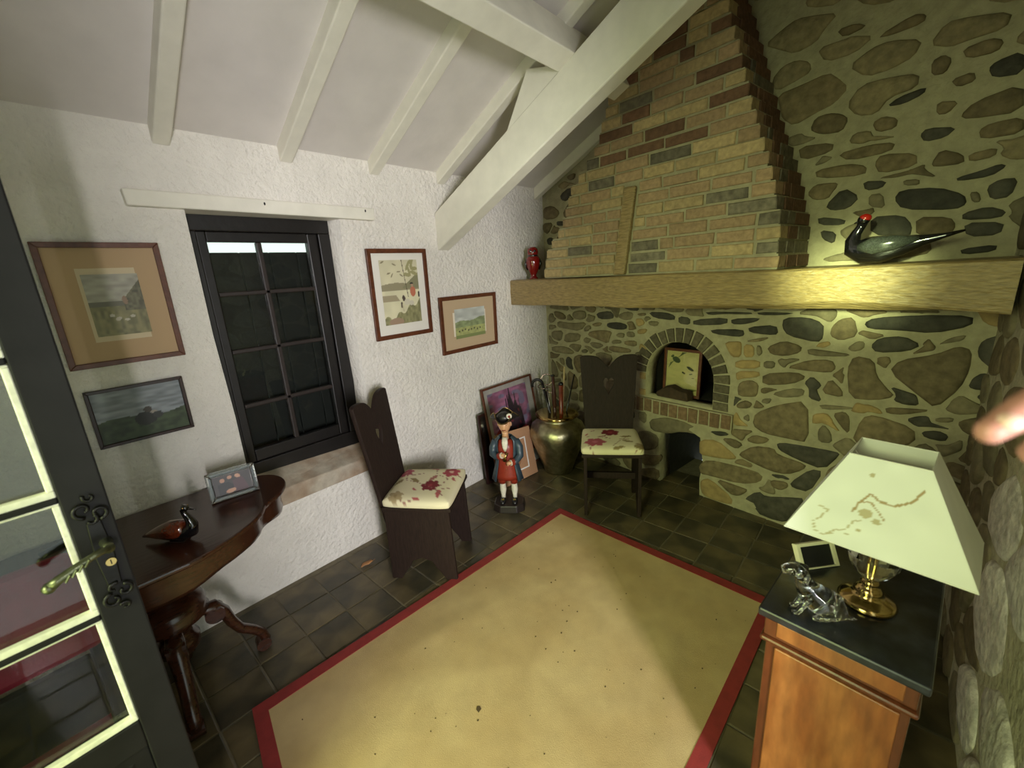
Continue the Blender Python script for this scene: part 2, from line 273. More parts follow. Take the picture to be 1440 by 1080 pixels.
STONES_B="b2239,1253,2146,1245,2096,1214,2102,1183,2176,1183,2227,1209;g2011,1253,1933,1268,1875,1257,1876,1209,1926,1188,2004,1194,2029,1223;d1775,1251,1641,1273,1600,1239,1611,1208,1748,1202;g1561,1246,1491,1272,1430,1262,1442,1216,1504,1204,1557,1222;g2209,1168,2040,1156,1860,1175,1937,1095,2104,1105,2202,1113;b1823,1157,1771,1176,1713,1176,1732,1150,1787,1140;d1667,1178,1560,1189,1483,1173,1489,1137,1589,1130,1671,1147;g2272,1074,2128,1090,2160,987,2270,1010;g2101,1071,1929,1076,1956,1008,2127,983;b1836,1102,1709,1120,1618,1113,1640,1065,1655,1014,1756,1037,1862,1065;g1585,1088,1552,1109,1503,1106,1509,1072,1559,1072;g1489,1122,1420,1123,1413,1083,1485,1080;g1618,1042,1581,1053,1537,1052,1530,1028,1618,1017;b1502,1052,1399,1060,1398,1013,1505,1021;g1837,1011,1757,1015,1694,998,1757,963,1813,974;b1640,1000,1515,999,1445,988,1451,963,1588,952,1648,964;g2283,937,2091,951,2002,908,2047,886,2275,887;g1931,936,1888,950,1855,937,1881,914,1923,917;g1798,917,1717,944,1602,919,1663,822,1702,810;g1410,970,1370,980,1349,947,1375,914,1410,940;g2189,842,2132,845,2125,775,2172,798;b2021,865,1949,900,1890,880,1900,790,1962,719,2023,788;g2288,827,2231,776,2196,663,2286,649;b2097,750,1980,696,1974,590,2085,564;b1406,1257,1331,1268,1325,1249,1370,1239;g1304,1210,1218,1209,1241,1172,1297,1183;t1365,1046,1325,1020,1298,982,1343,977,1377,1009;t1415,1222,1356,1225,1329,1187,1394,1160;t1394,1143,1309,1154,1327,1118,1386,1108;d1313,1273,1172,1275,1102,1254,1108,1221,1261,1231;d1078,1252,998,1245,996,1197,1075,1203;d977,1233,762,1258,753,1213,972,1195;d738,1250,573,1263,592,1239,667,1218,733,1217;d905,1287,629,1293,617,1279,787,1278,872,1266;d596,1294,396,1297,462,1281,584,1277;d867,1176,665,1191,653,1153,689,1141,840,1149;d638,1205,487,1227,472,1172,527,1165,624,1173;b634,1125,531,1153,520,1146,571,1121,631,1116;t763,1105,673,1117,663,1092,663,1019,715,1013,748,1066;t652,1102,594,1098,588,1027,649,1020;t693,997,554,1013,552,962,689,944;g580,1100,558,1099,544,1056,569,1032;g535,1011,472,1015,476,972,531,969;t688,928,556,947,545,912,641,888,678,869;b657,863,595,886,550,868,550,806,564,782,658,770,668,817;b647,734,613,753,572,739,592,703,658,692,666,713;d455,1268,345,1276,265,1248,257,1170,282,1140,425,1169,457,1215;b526,1094,443,1141,350,1116,354,1080,424,1051,500,1053;b227,1234,196,1273,141,1284,113,1192,183,1159,231,1183;d100,1256,63,1284,-101,1303,-266,1307,-270,1262,-154,1221,-38,1228,80,1226;d61,1143,34,1187,-56,1203,-124,1165,-81,1131,33,1112;g152,1124,114,1165,83,1162,84,1125,124,1107;g327,1107,212,1101,131,1093,156,1079,313,1067;g-175,1170,-210,1206,-260,1224,-251,1196,-207,1182;b418,988,311,1044,207,1056,184,1013,208,984,334,981;b139,1014,118,1089,36,1076,18,998,-29,940,-66,904,10,865,112,859;b-26,1026,-57,1087,-175,1126,-242,1173,-286,1157,-292,1072,-276,983,-211,875,-154,920;b534,934,363,969,308,943,377,895,528,864;b238,870,205,958,144,899,139,859;g479,820,385,869,311,876,319,831,422,805;g521,780,470,792,484,754,525,755;b565,600,554,685,439,759,292,814,261,573,355,567,490,564;g241,803,107,815,71,811,214,776;g229,651,205,695,167,655,155,596,217,585;b174,763,122,787,96,757,89,664,130,701;b-34,843,-118,855,-205,863,-108,820,-46,812;b49,768,1,796,-154,761,-168,688,-70,626,75,619;g-217,829,-277,843,-274,820,-220,809;d-178,750,-233,770,-273,754,-264,720,-196,723;g-134,622,-192,700,-239,676,-250,647,-197,608;g627,634,589,671,581,614;d424,523,357,538,130,553,113,538,176,428,312,450,414,483;b631,390,545,469,433,485,411,450,257,434,270,396,350,338,439,334,593,369;b593,495,551,542,458,540,481,503,533,484;t882,416,771,446,640,367,649,339,786,315,876,312,883,363;b741,467,667,483,604,460,640,418,693,434;b879,230,825,288,617,303,463,298,471,234,593,181,793,174,867,166;b434,276,345,292,333,262,371,225,424,235;d330,294,237,414,175,417,227,267,312,266;t856,124,800,153,636,60,636,3,774,0,841,14,862,71;b768,167,606,163,548,159,601,96,661,90;d599,70,493,176,450,152,324,198,241,223,277,102,320,26,437,6,587,6;g1276,470,1161,515,1051,523,845,494,867,446,1012,443,1119,397,1254,390;g1380,513,1298,522,1306,425,1368,448;d829,494,729,516,691,501,765,473;g1387,346,1294,380,1194,358,1200,261,1289,215,1363,213;b1341,170,1258,185,1159,215,1195,116,1328,83;b1359,42,1185,100,1172,15,1282,-45,1357,-51;d62,1824,43,1860,-81,1849,-165,1807,-178,1768,-146,1749,31,1774;d185,1921,94,1907,111,1877,171,1877;d325,1831,257,1907,186,1853,226,1806,293,1805;g155,1857,104,1856,86,1787,149,1804;d-131,1877,-199,1891,-248,1907,-269,1894,-230,1863,-136,1862;d-223,1824,-257,1849,-307,1844,-297,1777,-244,1772;d139,1757,20,1752,-19,1702,-17,1651,129,1676;b-26,1736,-136,1722,-159,1686,-147,1649,-38,1650;d-170,1732,-241,1750,-296,1724,-281,1699,-174,1703;d-175,1694,-296,1684,-291,1634,-198,1634;d-184,1587,-290,1598,-288,1570,-195,1562;b151,1990,130,2025,7,2003,0,1949,127,1941;b-45,1949,-67,2000,-138,1966,-147,1928,-55,1933;b-152,1962,-232,1970,-231,1936,-160,1930;d-161,2263,-177,2282,-246,2296,-259,2214,-179,2225;b-106,2114,-139,2155,-264,2181,-280,2081,-129,2095;b-76,2358,-151,2370,-191,2347,-178,2313,-95,2319;d138,2219,102,2245,13,2258,17,2233,82,2212;b181,2165,142,2183,90,2159,93,2122,158,2120;d9,2073,-10,2095,-105,2075,-75,2043,-10,2041;b-29,2188,-97,2172,-69,2133,-33,2139;b-58,2257,-122,2268,-134,2232,-83,2223;b11,2348,-22,2362,-53,2334,-39,2288,4,2294;b-169,2045,-198,2063,-283,2064,-293,2005,-181,2008;b303,2064,178,2076,86,2064,97,2028,251,2022;b384,2007,250,2011,176,1986,180,1946,370,1966;b363,2596,284,2592,248,2568,332,2556;b208,2508,90,2547,51,2531,55,2503,159,2498;b469,2134,319,2120,323,2079,452,2065;g-178,1812,-205,1811,-218,1771,-193,1770;g40,1899,-15,1894,-19,1869,33,1875;d350,1784,230,1758,236,1731,341,1743;d333,1719,261,1701,265,1644,318,1672;b2327,2106,2219,2111,2133,2049,2179,2005,2317,2011;b2334,1987,2210,1978,2276,1891,2330,1918;d2180,1984,2093,1974,2094,1939,2174,1948;d2301,1851,2254,1868,2201,1842,2218,1802,2288,1808;d2129,2176,2029,2217,1962,2178,2060,2117,2116,2135;b2054,2298,1959,2307,1974,2264,2028,2264;b-173,523,-215,569,-279,564,-299,543,-372,529,-345,473,-282,469,-206,484;g-158,61,-181,134,-296,136,-385,122,-383,29,-297,1,-215,5;b894,1312,838,1336,802,1334,783,1331,745,1337,679,1321,772,1303,785,1305,793,1306,810,1303;b1963,531,1957,585,1889,598,1826,588,1770,574,1796,514,1832,477,1886,484,1961,481;b1515,95,1510,147,1438,156,1369,140,1356,91,1378,38,1443,2,1500,47;g2049,304,2037,357,1943,402,1868,357,1849,306,1871,251,1957,251,2032,245;b2067,60,2021,100,1955,105,1894,80,1867,23,1964,3,2051,-3;b-331,685,-338,701,-361,747,-390,707,-393,683,-394,660,-369,633,-314,645;b161,420,153,443,117,487,57,461,42,428,27,407,69,370,117,361,166,391;g497,201,465,216,441,288,400,217,399,184,441,181,480,185;d1849,678,1848,720,1807,748,1735,721,1704,693,1702,658,1732,603,1781,604,1840,632;g281,52,267,77,247,142,172,100,152,65,137,38,182,3,234,-3,334,-2;b-134,1163,-125,1172,-143,1199,-161,1173,-171,1163,-169,1145,-145,1137,-90,1116;g2293,523,2261,580,2210,590,2112,595,2084,542,2093,499,2126,436,2195,449,2260,474;d1518,619,1512,637,1495,657,1455,661,1439,634,1438,619,1437,594,1458,578,1494,591,1529,598;d1584,849,1559,887,1485,892,1442,871,1437,827,1499,819,1574,817;g1846,263,1822,304,1734,331,1694,296,1704,258,1737,211,1814,217;g2301,977,2303,998,2304,1042,2258,993,2253,986,2190,976,2219,954,2253,958,2273,959,2302,956;b538,1328,497,1337,469,1331,459,1333,401,1338,405,1313,462,1316,470,1315,481,1314;b1463,1164,1492,1193,1436,1203,1415,1168,1412,1164,1408,1159,1403,1146,1431,1137,1469,1133;g1675,669,1666,715,1561,730,1530,699,1535,636,1566,602,1680,607;b67,290,60,331,28,350,-22,334,-58,315,-69,280,-24,248,12,228,56,265;b-140,291,-218,352,-297,363,-353,327,-388,264,-282,239,-208,250;g1960,680,1962,695,1937,728,1894,744,1866,709,1871,675,1868,660,1896,623,1956,601,1962,654;g1539,272,1511,295,1480,329,1404,337,1403,290,1386,263,1392,240,1423,187,1502,187,1524,235;g1702,1290,1658,1316,1624,1330,1584,1330,1560,1313,1549,1289,1553,1267,1574,1209,1617,1270,1623,1280;b194,981,183,992,176,999,152,1028,156,990,146,984,146,974,149,928,179,960,195,969;g2303,1189,2301,1208,2280,1232,2248,1231,2238,1199,2212,1189,2229,1171,2255,1151,2284,1148,2304,1169;g1788,438,1799,479,1757,518,1668,494,1626,472,1631,426,1676,387,1728,362,1792,395;d438,313,379,325,372,327,361,326,330,315,344,304,372,308,399,296;d77,508,34,531,7,572,-76,551,-144,546,-142,501,-119,466,-65,439,-22,435,42,459;g2298,100,2220,144,2161,159,2096,147,2077,97,2107,51,2155,42,2220,68;b2093,181,2071,234,2009,230,1948,233,1894,216,1913,169,1935,127,2018,120,2064,140;t-290,1299,-271,1333,-322,1332,-365,1333,-387,1312,-389,1285,-375,1259,-321,1266,-297,1285;g2213,328,2193,354,2151,375,2096,363,2071,337,2071,306,2079,259,2156,272,2180,295;d-118,799,-155,823,-192,833,-206,803,-212,801,-283,784,-214,781,-193,778,-160,770;b1703,121,1644,141,1619,149,1589,152,1532,131,1538,96,1572,76,1626,81,1668,88;d2299,403,2304,424,2274,459,2225,442,2188,426,2163,395,2187,374,2221,359,2288,336,2299,376;b-121,422,-141,457,-205,469,-256,461,-315,446,-289,402,-263,374,-207,371,-158,385;b25,1064,24,1068,27,1090,-17,1100,-28,1073,-19,1058,-12,1037,21,1056,25,1060;g2079,1198,2081,1222,2054,1232,2037,1213,2026,1206,2009,1190,2035,1178,2058,1177,2089,1181;b1890,1287,1870,1313,1823,1328,1799,1304,1772,1292,1787,1256,1823,1251,1870,1264;g153,583,142,604,92,652,33,608,41,558,86,533,132,565;b221,172,173,205,120,221,31,226,50,176,77,132,129,118,177,125;t682,616,679,634,663,669,638,626,634,622,633,619,582,587,623,580,665,572,682,597;g-252,902,-256,922,-281,954,-323,930,-357,915,-362,885,-329,874,-282,859,-241,875;b2210,760,2234,813,2182,782,2145,768,2123,733,2170,707,2204,750;g2129,409,2075,444,2027,450,1970,449,1958,408,1999,385,2035,381,2083,387;t259,707,259,742,201,762,172,734,163,712,124,664,201,704,256,684;d-69,911,-38,952,-109,935,-135,927,-144,913,-154,876,-106,869,-60,882;g1911,1024,1884,1050,1851,1042,1827,1037,1838,1019,1854,1000,1892,1003;d1899,147,1881,176,1837,198,1794,191,1749,184,1722,147,1738,104,1797,108,1824,110,1886,109;b19,40,-14,75,-51,83,-99,92,-127,57,-156,16,-106,-2,-54,1,-3,-1;b1739,555,1731,578,1680,590,1645,589,1613,584,1592,553,1613,524,1648,510,1677,514,1721,525;g1034,1287,1018,1306,985,1331,945,1330,919,1314,918,1285,903,1255,951,1259,986,1257,1016,1264;d2108,813,2111,833,2085,868,2038,844,2041,820,2040,804,2021,748,2087,760,2112,796;g1767,789,1695,794,1678,792,1618,852,1591,803,1600,764,1636,742,1690,730,1752,747;g-16,1311,-66,1336,-94,1332,-111,1332,-141,1336,-168,1313,-112,1313,-107,1309,-101,1309,-94,1312;b1879,824,1874,852,1854,889,1805,887,1762,854,1746,834,1781,802,1810,771,1863,758,1882,799;g2305,228,2302,275,2237,329,2184,264,2108,231,2153,180,2222,164,2302,173;g2301,623,2261,636,2248,635,2235,643,2178,653,2178,623,2217,614,2234,607,2260,596,2301,596;g1783,1314,1749,1333,1722,1332,1673,1337,1695,1303,1717,1288,1752,1299;g1690,361,1646,394,1615,423,1546,414,1481,400,1487,353,1520,325,1551,301,1603,304,1677,315;b-311,403,-322,425,-355,458,-394,430,-392,401,-391,384,-366,343,-311,374;b115,1204,115,1207,111,1211,101,1220,80,1216,4,1201,57,1174,104,1197,112,1198,114,1201;b1687,950,1714,969,1695,976,1659,999,1666,957,1609,947,1667,944,1676,943,1682,943,1687,947;g1241,1307,1202,1336,1138,1332,1119,1332,1082,1334,1040,1301,1055,1279,1112,1276,1137,1279,1164,1285;g2071,953,2053,975,2020,981,1999,982,1925,980,1944,945,1972,910,2027,937,2034,945;d1526,1307,1490,1335,1449,1331,1388,1324,1386,1278,1445,1278,1492,1286;d1605,502,1572,536,1514,569,1437,526,1404,498,1409,444,1500,421,1590,446;d48,141,18,193,-45,182,-82,158,-112,117,-54,96,6,109;g-20,591,-88,617,-108,630,-132,608,-157,605,-197,583,-149,556,-109,570,-75,575;g2058,1310,2019,1334,1985,1331,1935,1334,1898,1303,1956,1283,1986,1278,2031,1266;b687,513,681,548,619,558,550,566,599,519,600,505,615,480,651,495;d679,753,682,765,663,762,656,761,648,758,638,755,646,746,654,740,684,692,683,742;b-20,230,-58,255,-119,278,-180,247,-161,198,-130,154,-72,188;b23,370,3,397,-53,423,-103,418,-130,394,-145,363,-139,335,-92,312,-54,327,-33,343;g-232,701,-271,707,-280,712,-316,749,-323,711,-320,693,-304,677,-263,640,-245,686;g2300,1278,2225,1333,2168,1331,2080,1318,2059,1256,2178,1268,2212,1266;d-300,1162,-307,1204,-363,1235,-390,1175,-394,1141,-354,1082,-310,1123;b2295,31,2296,57,2250,62,2210,54,2191,47,2130,6,2196,-4,2249,-2,2300,-2;g1874,1201,1859,1214,1857,1241,1824,1231,1780,1224,1789,1204,1797,1186,1827,1178,1849,1170,1881,1184;b-289,822,-312,844,-364,869,-390,837,-388,804,-377,766,-316,780;g463,1021,447,1037,423,1032,399,1043,345,1043,398,1014,409,1006,423,982,451,1000;g128,66,137,105,71,107,21,97,9,68,40,44,79,22,120,46;d298,887,321,912,289,958,237,914,249,891,258,881,225,817,289,828,292,871;t90,821,79,846,50,840,29,844,-16,830,-33,803,26,807,45,792,97,791;g-280,195,-294,224,-347,228,-389,221,-388,188,-391,155,-338,151,-292,165;d1713,209,1678,259,1637,279,1549,260,1533,210,1542,167,1627,169,1703,165;b214,267,200,282,166,354,88,318,79,268,119,237,177,217,231,232;g394,1290,329,1333,297,1330,252,1332,213,1316,214,1278,238,1250,291,1278,308,1284;b643,340,622,353,602,359,589,356,539,344,549,313,606,317,649,317;b-169,185,-186,204,-207,219,-261,212,-258,182,-243,157,-209,149,-167,148;d-328,953,-346,975,-380,993,-395,965,-391,949,-377,919,-347,937;g1720,40,1697,75,1623,61,1591,63,1527,34,1545,-4,1624,-3,1688,-3;g1852,948,1902,974,1860,978,1832,971,1819,959,1782,944,1810,932,1830,911,1847,941,1853,944;d1526,940,1482,947,1465,948,1459,946,1432,950,1427,933,1440,907,1467,907,1499,922;t279,1132,278,1136,269,1143,231,1154,222,1136,250,1116,270,1118,286,1119;g1574,774,1573,798,1534,801,1498,800,1476,794,1447,767,1478,755,1502,740,1535,737,1555,746;b560,744,556,766,528,750,524,746,506,733,524,718,570,710;g1367,1312,1355,1334,1312,1331,1286,1333,1256,1306,1260,1285,1316,1287,1354,1287;g1932,410,1907,452,1864,459,1808,436,1809,396,1839,368,1902,396;g1892,1121,1883,1133,1852,1151,1827,1143,1826,1117,1848,1115,1856,1101,1894,1094;b2297,853,2301,889,2242,870,2173,878,2209,841,2238,830,2302,822;b535,841,514,851,502,851,491,853,443,851,475,835,486,829,514,811,534,818;b184,1316,150,1336,114,1332,92,1332,57,1336,7,1309,66,1297,82,1286,110,1282,134,1295;g1860,58,1846,83,1807,89,1769,93,1718,72,1741,47,1753,17,1809,-1,1842,26;d-303,1025,-309,1039,-329,1061,-363,1057,-388,1037,-393,1011,-365,996,-329,982,-298,992;b2178,675,2170,693,2152,702,2116,711,2109,691,2108,677,2106,666,2114,638,2150,648,2170,664;g2069,516,2060,544,2022,558,1977,540,1980,514,1978,487,2016,474,2062,481;d659,1310,659,1333,612,1331,591,1332,557,1329,560,1311,584,1303,598,1298,611,1298,616,1305;g2304,1108,2302,1130,2259,1130,2228,1131,2211,1108,2253,1095,2262,1089,2302,1085;b-269,587,-291,634,-349,621,-383,606,-392,564,-351,550,-303,565;g1340,1223,1334,1228,1327,1242,1298,1240,1283,1225,1315,1212,1325,1200,1335,1219;g1511,706,1497,725,1469,741,1438,729,1439,709,1437,686,1464,681,1501,693;m-193,3164,-210,3192,-257,3216,-318,3205,-340,3164,-295,3139,-262,3115,-178,3110;m256,3159,221,3213,127,3209,22,3166,-12,3117,122,3080,185,3108;g-10,3190,-32,3212,-91,3242,-147,3244,-191,3201,-165,3166,-152,3117,-85,3126,-24,3145;b573,2337,590,2403,477,2416,374,2434,333,2401,273,2343,336,2290,410,2271,501,2238,557,2284;m2165,2243,2090,2272,2035,2250,2028,2247,2016,2247,1945,2216,2023,2228,2036,2232,2095,2209;b2167,1668,2104,1738,2032,1777,1904,1750,1897,1669,1902,1582,2018,1567,2106,1599;m1769,2370,1758,2396,1695,2405,1644,2390,1643,2357,1681,2332,1767,2328;m-108,2926,-159,2991,-281,3036,-387,2987,-373,2907,-298,2858,-158,2875;b2220,1932,2218,1940,2201,1957,2192,1940,2168,1938,2135,1921,2155,1898,2209,1886,2251,1900;b1810,2083,1809,2126,1733,2152,1652,2148,1687,2087,1696,2062,1737,1991,1789,2057;m20,2646,-14,2692,-57,2706,-115,2707,-170,2668,-148,2632,-122,2613,-47,2591,5,2619;m-251,1964,-217,1995,-282,1987,-332,2022,-375,1983,-382,1950,-333,1910,-279,1912,-241,1939;m677,2858,623,2914,530,2906,459,2886,467,2836,546,2816,609,2838;b300,2984,258,3020,189,3042,105,3049,120,2989,134,2938,213,2914,264,2940;m1579,2535,1513,2562,1481,2575,1407,2573,1419,2544,1432,2508,1490,2481,1561,2502;m435,2550,314,2548,303,2550,293,2547,216,2519,281,2476,395,2480;m-75,2560,-144,2598,-222,2645,-389,2618,-383,2555,-322,2491,-255,2459,-144,2481;m166,2831,155,2875,33,2885,-68,2894,-117,2857,-178,2826,-144,2761,-52,2740,16,2754,78,2786;b137,1924,26,1936,22,1940,14,1939,-25,1953,-25,1932,-76,1887,8,1918,30,1919,66,1914;m507,2752,488,2801,395,2806,336,2793,335,2744,372,2702,451,2723;m28,2413,-14,2476,-82,2467,-197,2436,-188,2387,-83,2385,-39,2380;b2126,2024,2061,2097,1964,2123,1860,2097,1824,2044,1814,1967,1936,1957,2055,1972;m330,2719,280,2781,164,2809,64,2739,51,2663,157,2622,259,2647;m260,2102,244,2139,184,2137,169,2106,158,2106,79,2086,161,2087,177,2093,210,2085;g248,1705,226,1722,184,1738,164,1717,155,1687,190,1643,240,1682;m-253,2305,-214,2335,-254,2383,-317,2360,-382,2326,-378,2275,-307,2245,-258,2299,-255,2302;g-311,1715,-292,1752,-351,1784,-391,1736,-385,1698,-367,1631,-300,1699;m289,2268,243,2337,140,2334,42,2315,43,2264,132,2254,171,2198,243,2211;b-95,3334,-131,3380,-239,3403,-312,3372,-307,3295,-257,3250,-129,3277;b2295,1729,2301,1775,2236,1776,2191,1762,2142,1732,2172,1695,2246,1664,2297,1683;b1612,2398,1610,2423,1557,2453,1501,2457,1481,2415,1506,2390,1522,2370,1581,2334,1616,2353;m1792,2245,1787,2304,1700,2307,1594,2310,1586,2254,1619,2213,1702,2181,1768,2197;m105,2947,68,3009,8,2984,-87,2976,-78,2926,5,2916,71,2916;b2186,1812,2178,1825,2174,1868,2126,1840,2099,1830,2075,1808,2086,1782,2124,1762,2161,1779,2185,1787;m673,2652,595,2693,535,2714,458,2696,361,2667,412,2623,442,2579,530,2564,594,2603;m773,2914,770,2933,742,2948,683,2943,651,2923,675,2900,691,2882,728,2866,769,2891;g521,2165,524,2189,467,2198,443,2176,391,2159,441,2145,477,2142,506,2146;b408,1901,378,1940,327,1939,282,1932,286,1909,298,1896,314,1864,375,1867;g1853,1915,1828,1931,1775,1955,1732,1925,1742,1896,1768,1865,1839,1860;g365,2060,363,2066,355,2068,345,2065,315,2053,348,2034,393,2028;m626,2481,578,2529,515,2533,459,2505,449,2462,505,2443,599,2421;g2138,1886,2107,1916,2040,1943,1962,1934,1895,1922,1877,1869,1922,1840,1949,1811,2042,1810,2090,1845;b162,1625,76,1651,-3,1628,-84,1636,-99,1578,-31,1563,80,1557;m-309,3263,-322,3281,-348,3295,-387,3278,-387,3260,-389,3241,-355,3216,-319,3236;b-174,2741,-208,2791,-285,2813,-383,2816,-380,2768,-379,2728,-388,2649,-266,2672,-200,2693;m103,3270,66,3287,32,3307,-61,3329,-78,3293,-63,3255,-18,3238,40,3208,95,3227;m299,2428,219,2473,156,2478,49,2443,69,2388,139,2365,227,2363;m488,3085,400,3121,313,3168,244,3108,234,3056,309,3044,404,3043;b1904,1802,1887,1818,1869,1831,1837,1838,1794,1827,1814,1801,1821,1787,1836,1767,1873,1763,1894,1786;b213,1788,143,1793,137,1797,130,1795,128,1790,128,1787,123,1777,157,1751,186,1768;g312,1574,249,1595,227,1597,187,1619,154,1590,130,1561,198,1559,225,1562,269,1557;m-284,2190,-296,2214,-336,2228,-385,2246,-387,2203,-387,2180,-386,2158,-330,2155,-294,2171;b426,2201,409,2250,354,2255,304,2238,272,2208,293,2158,362,2165,397,2178;g409,2854,378,2892,329,2907,269,2905,201,2884,202,2846,255,2821,330,2812,367,2826"
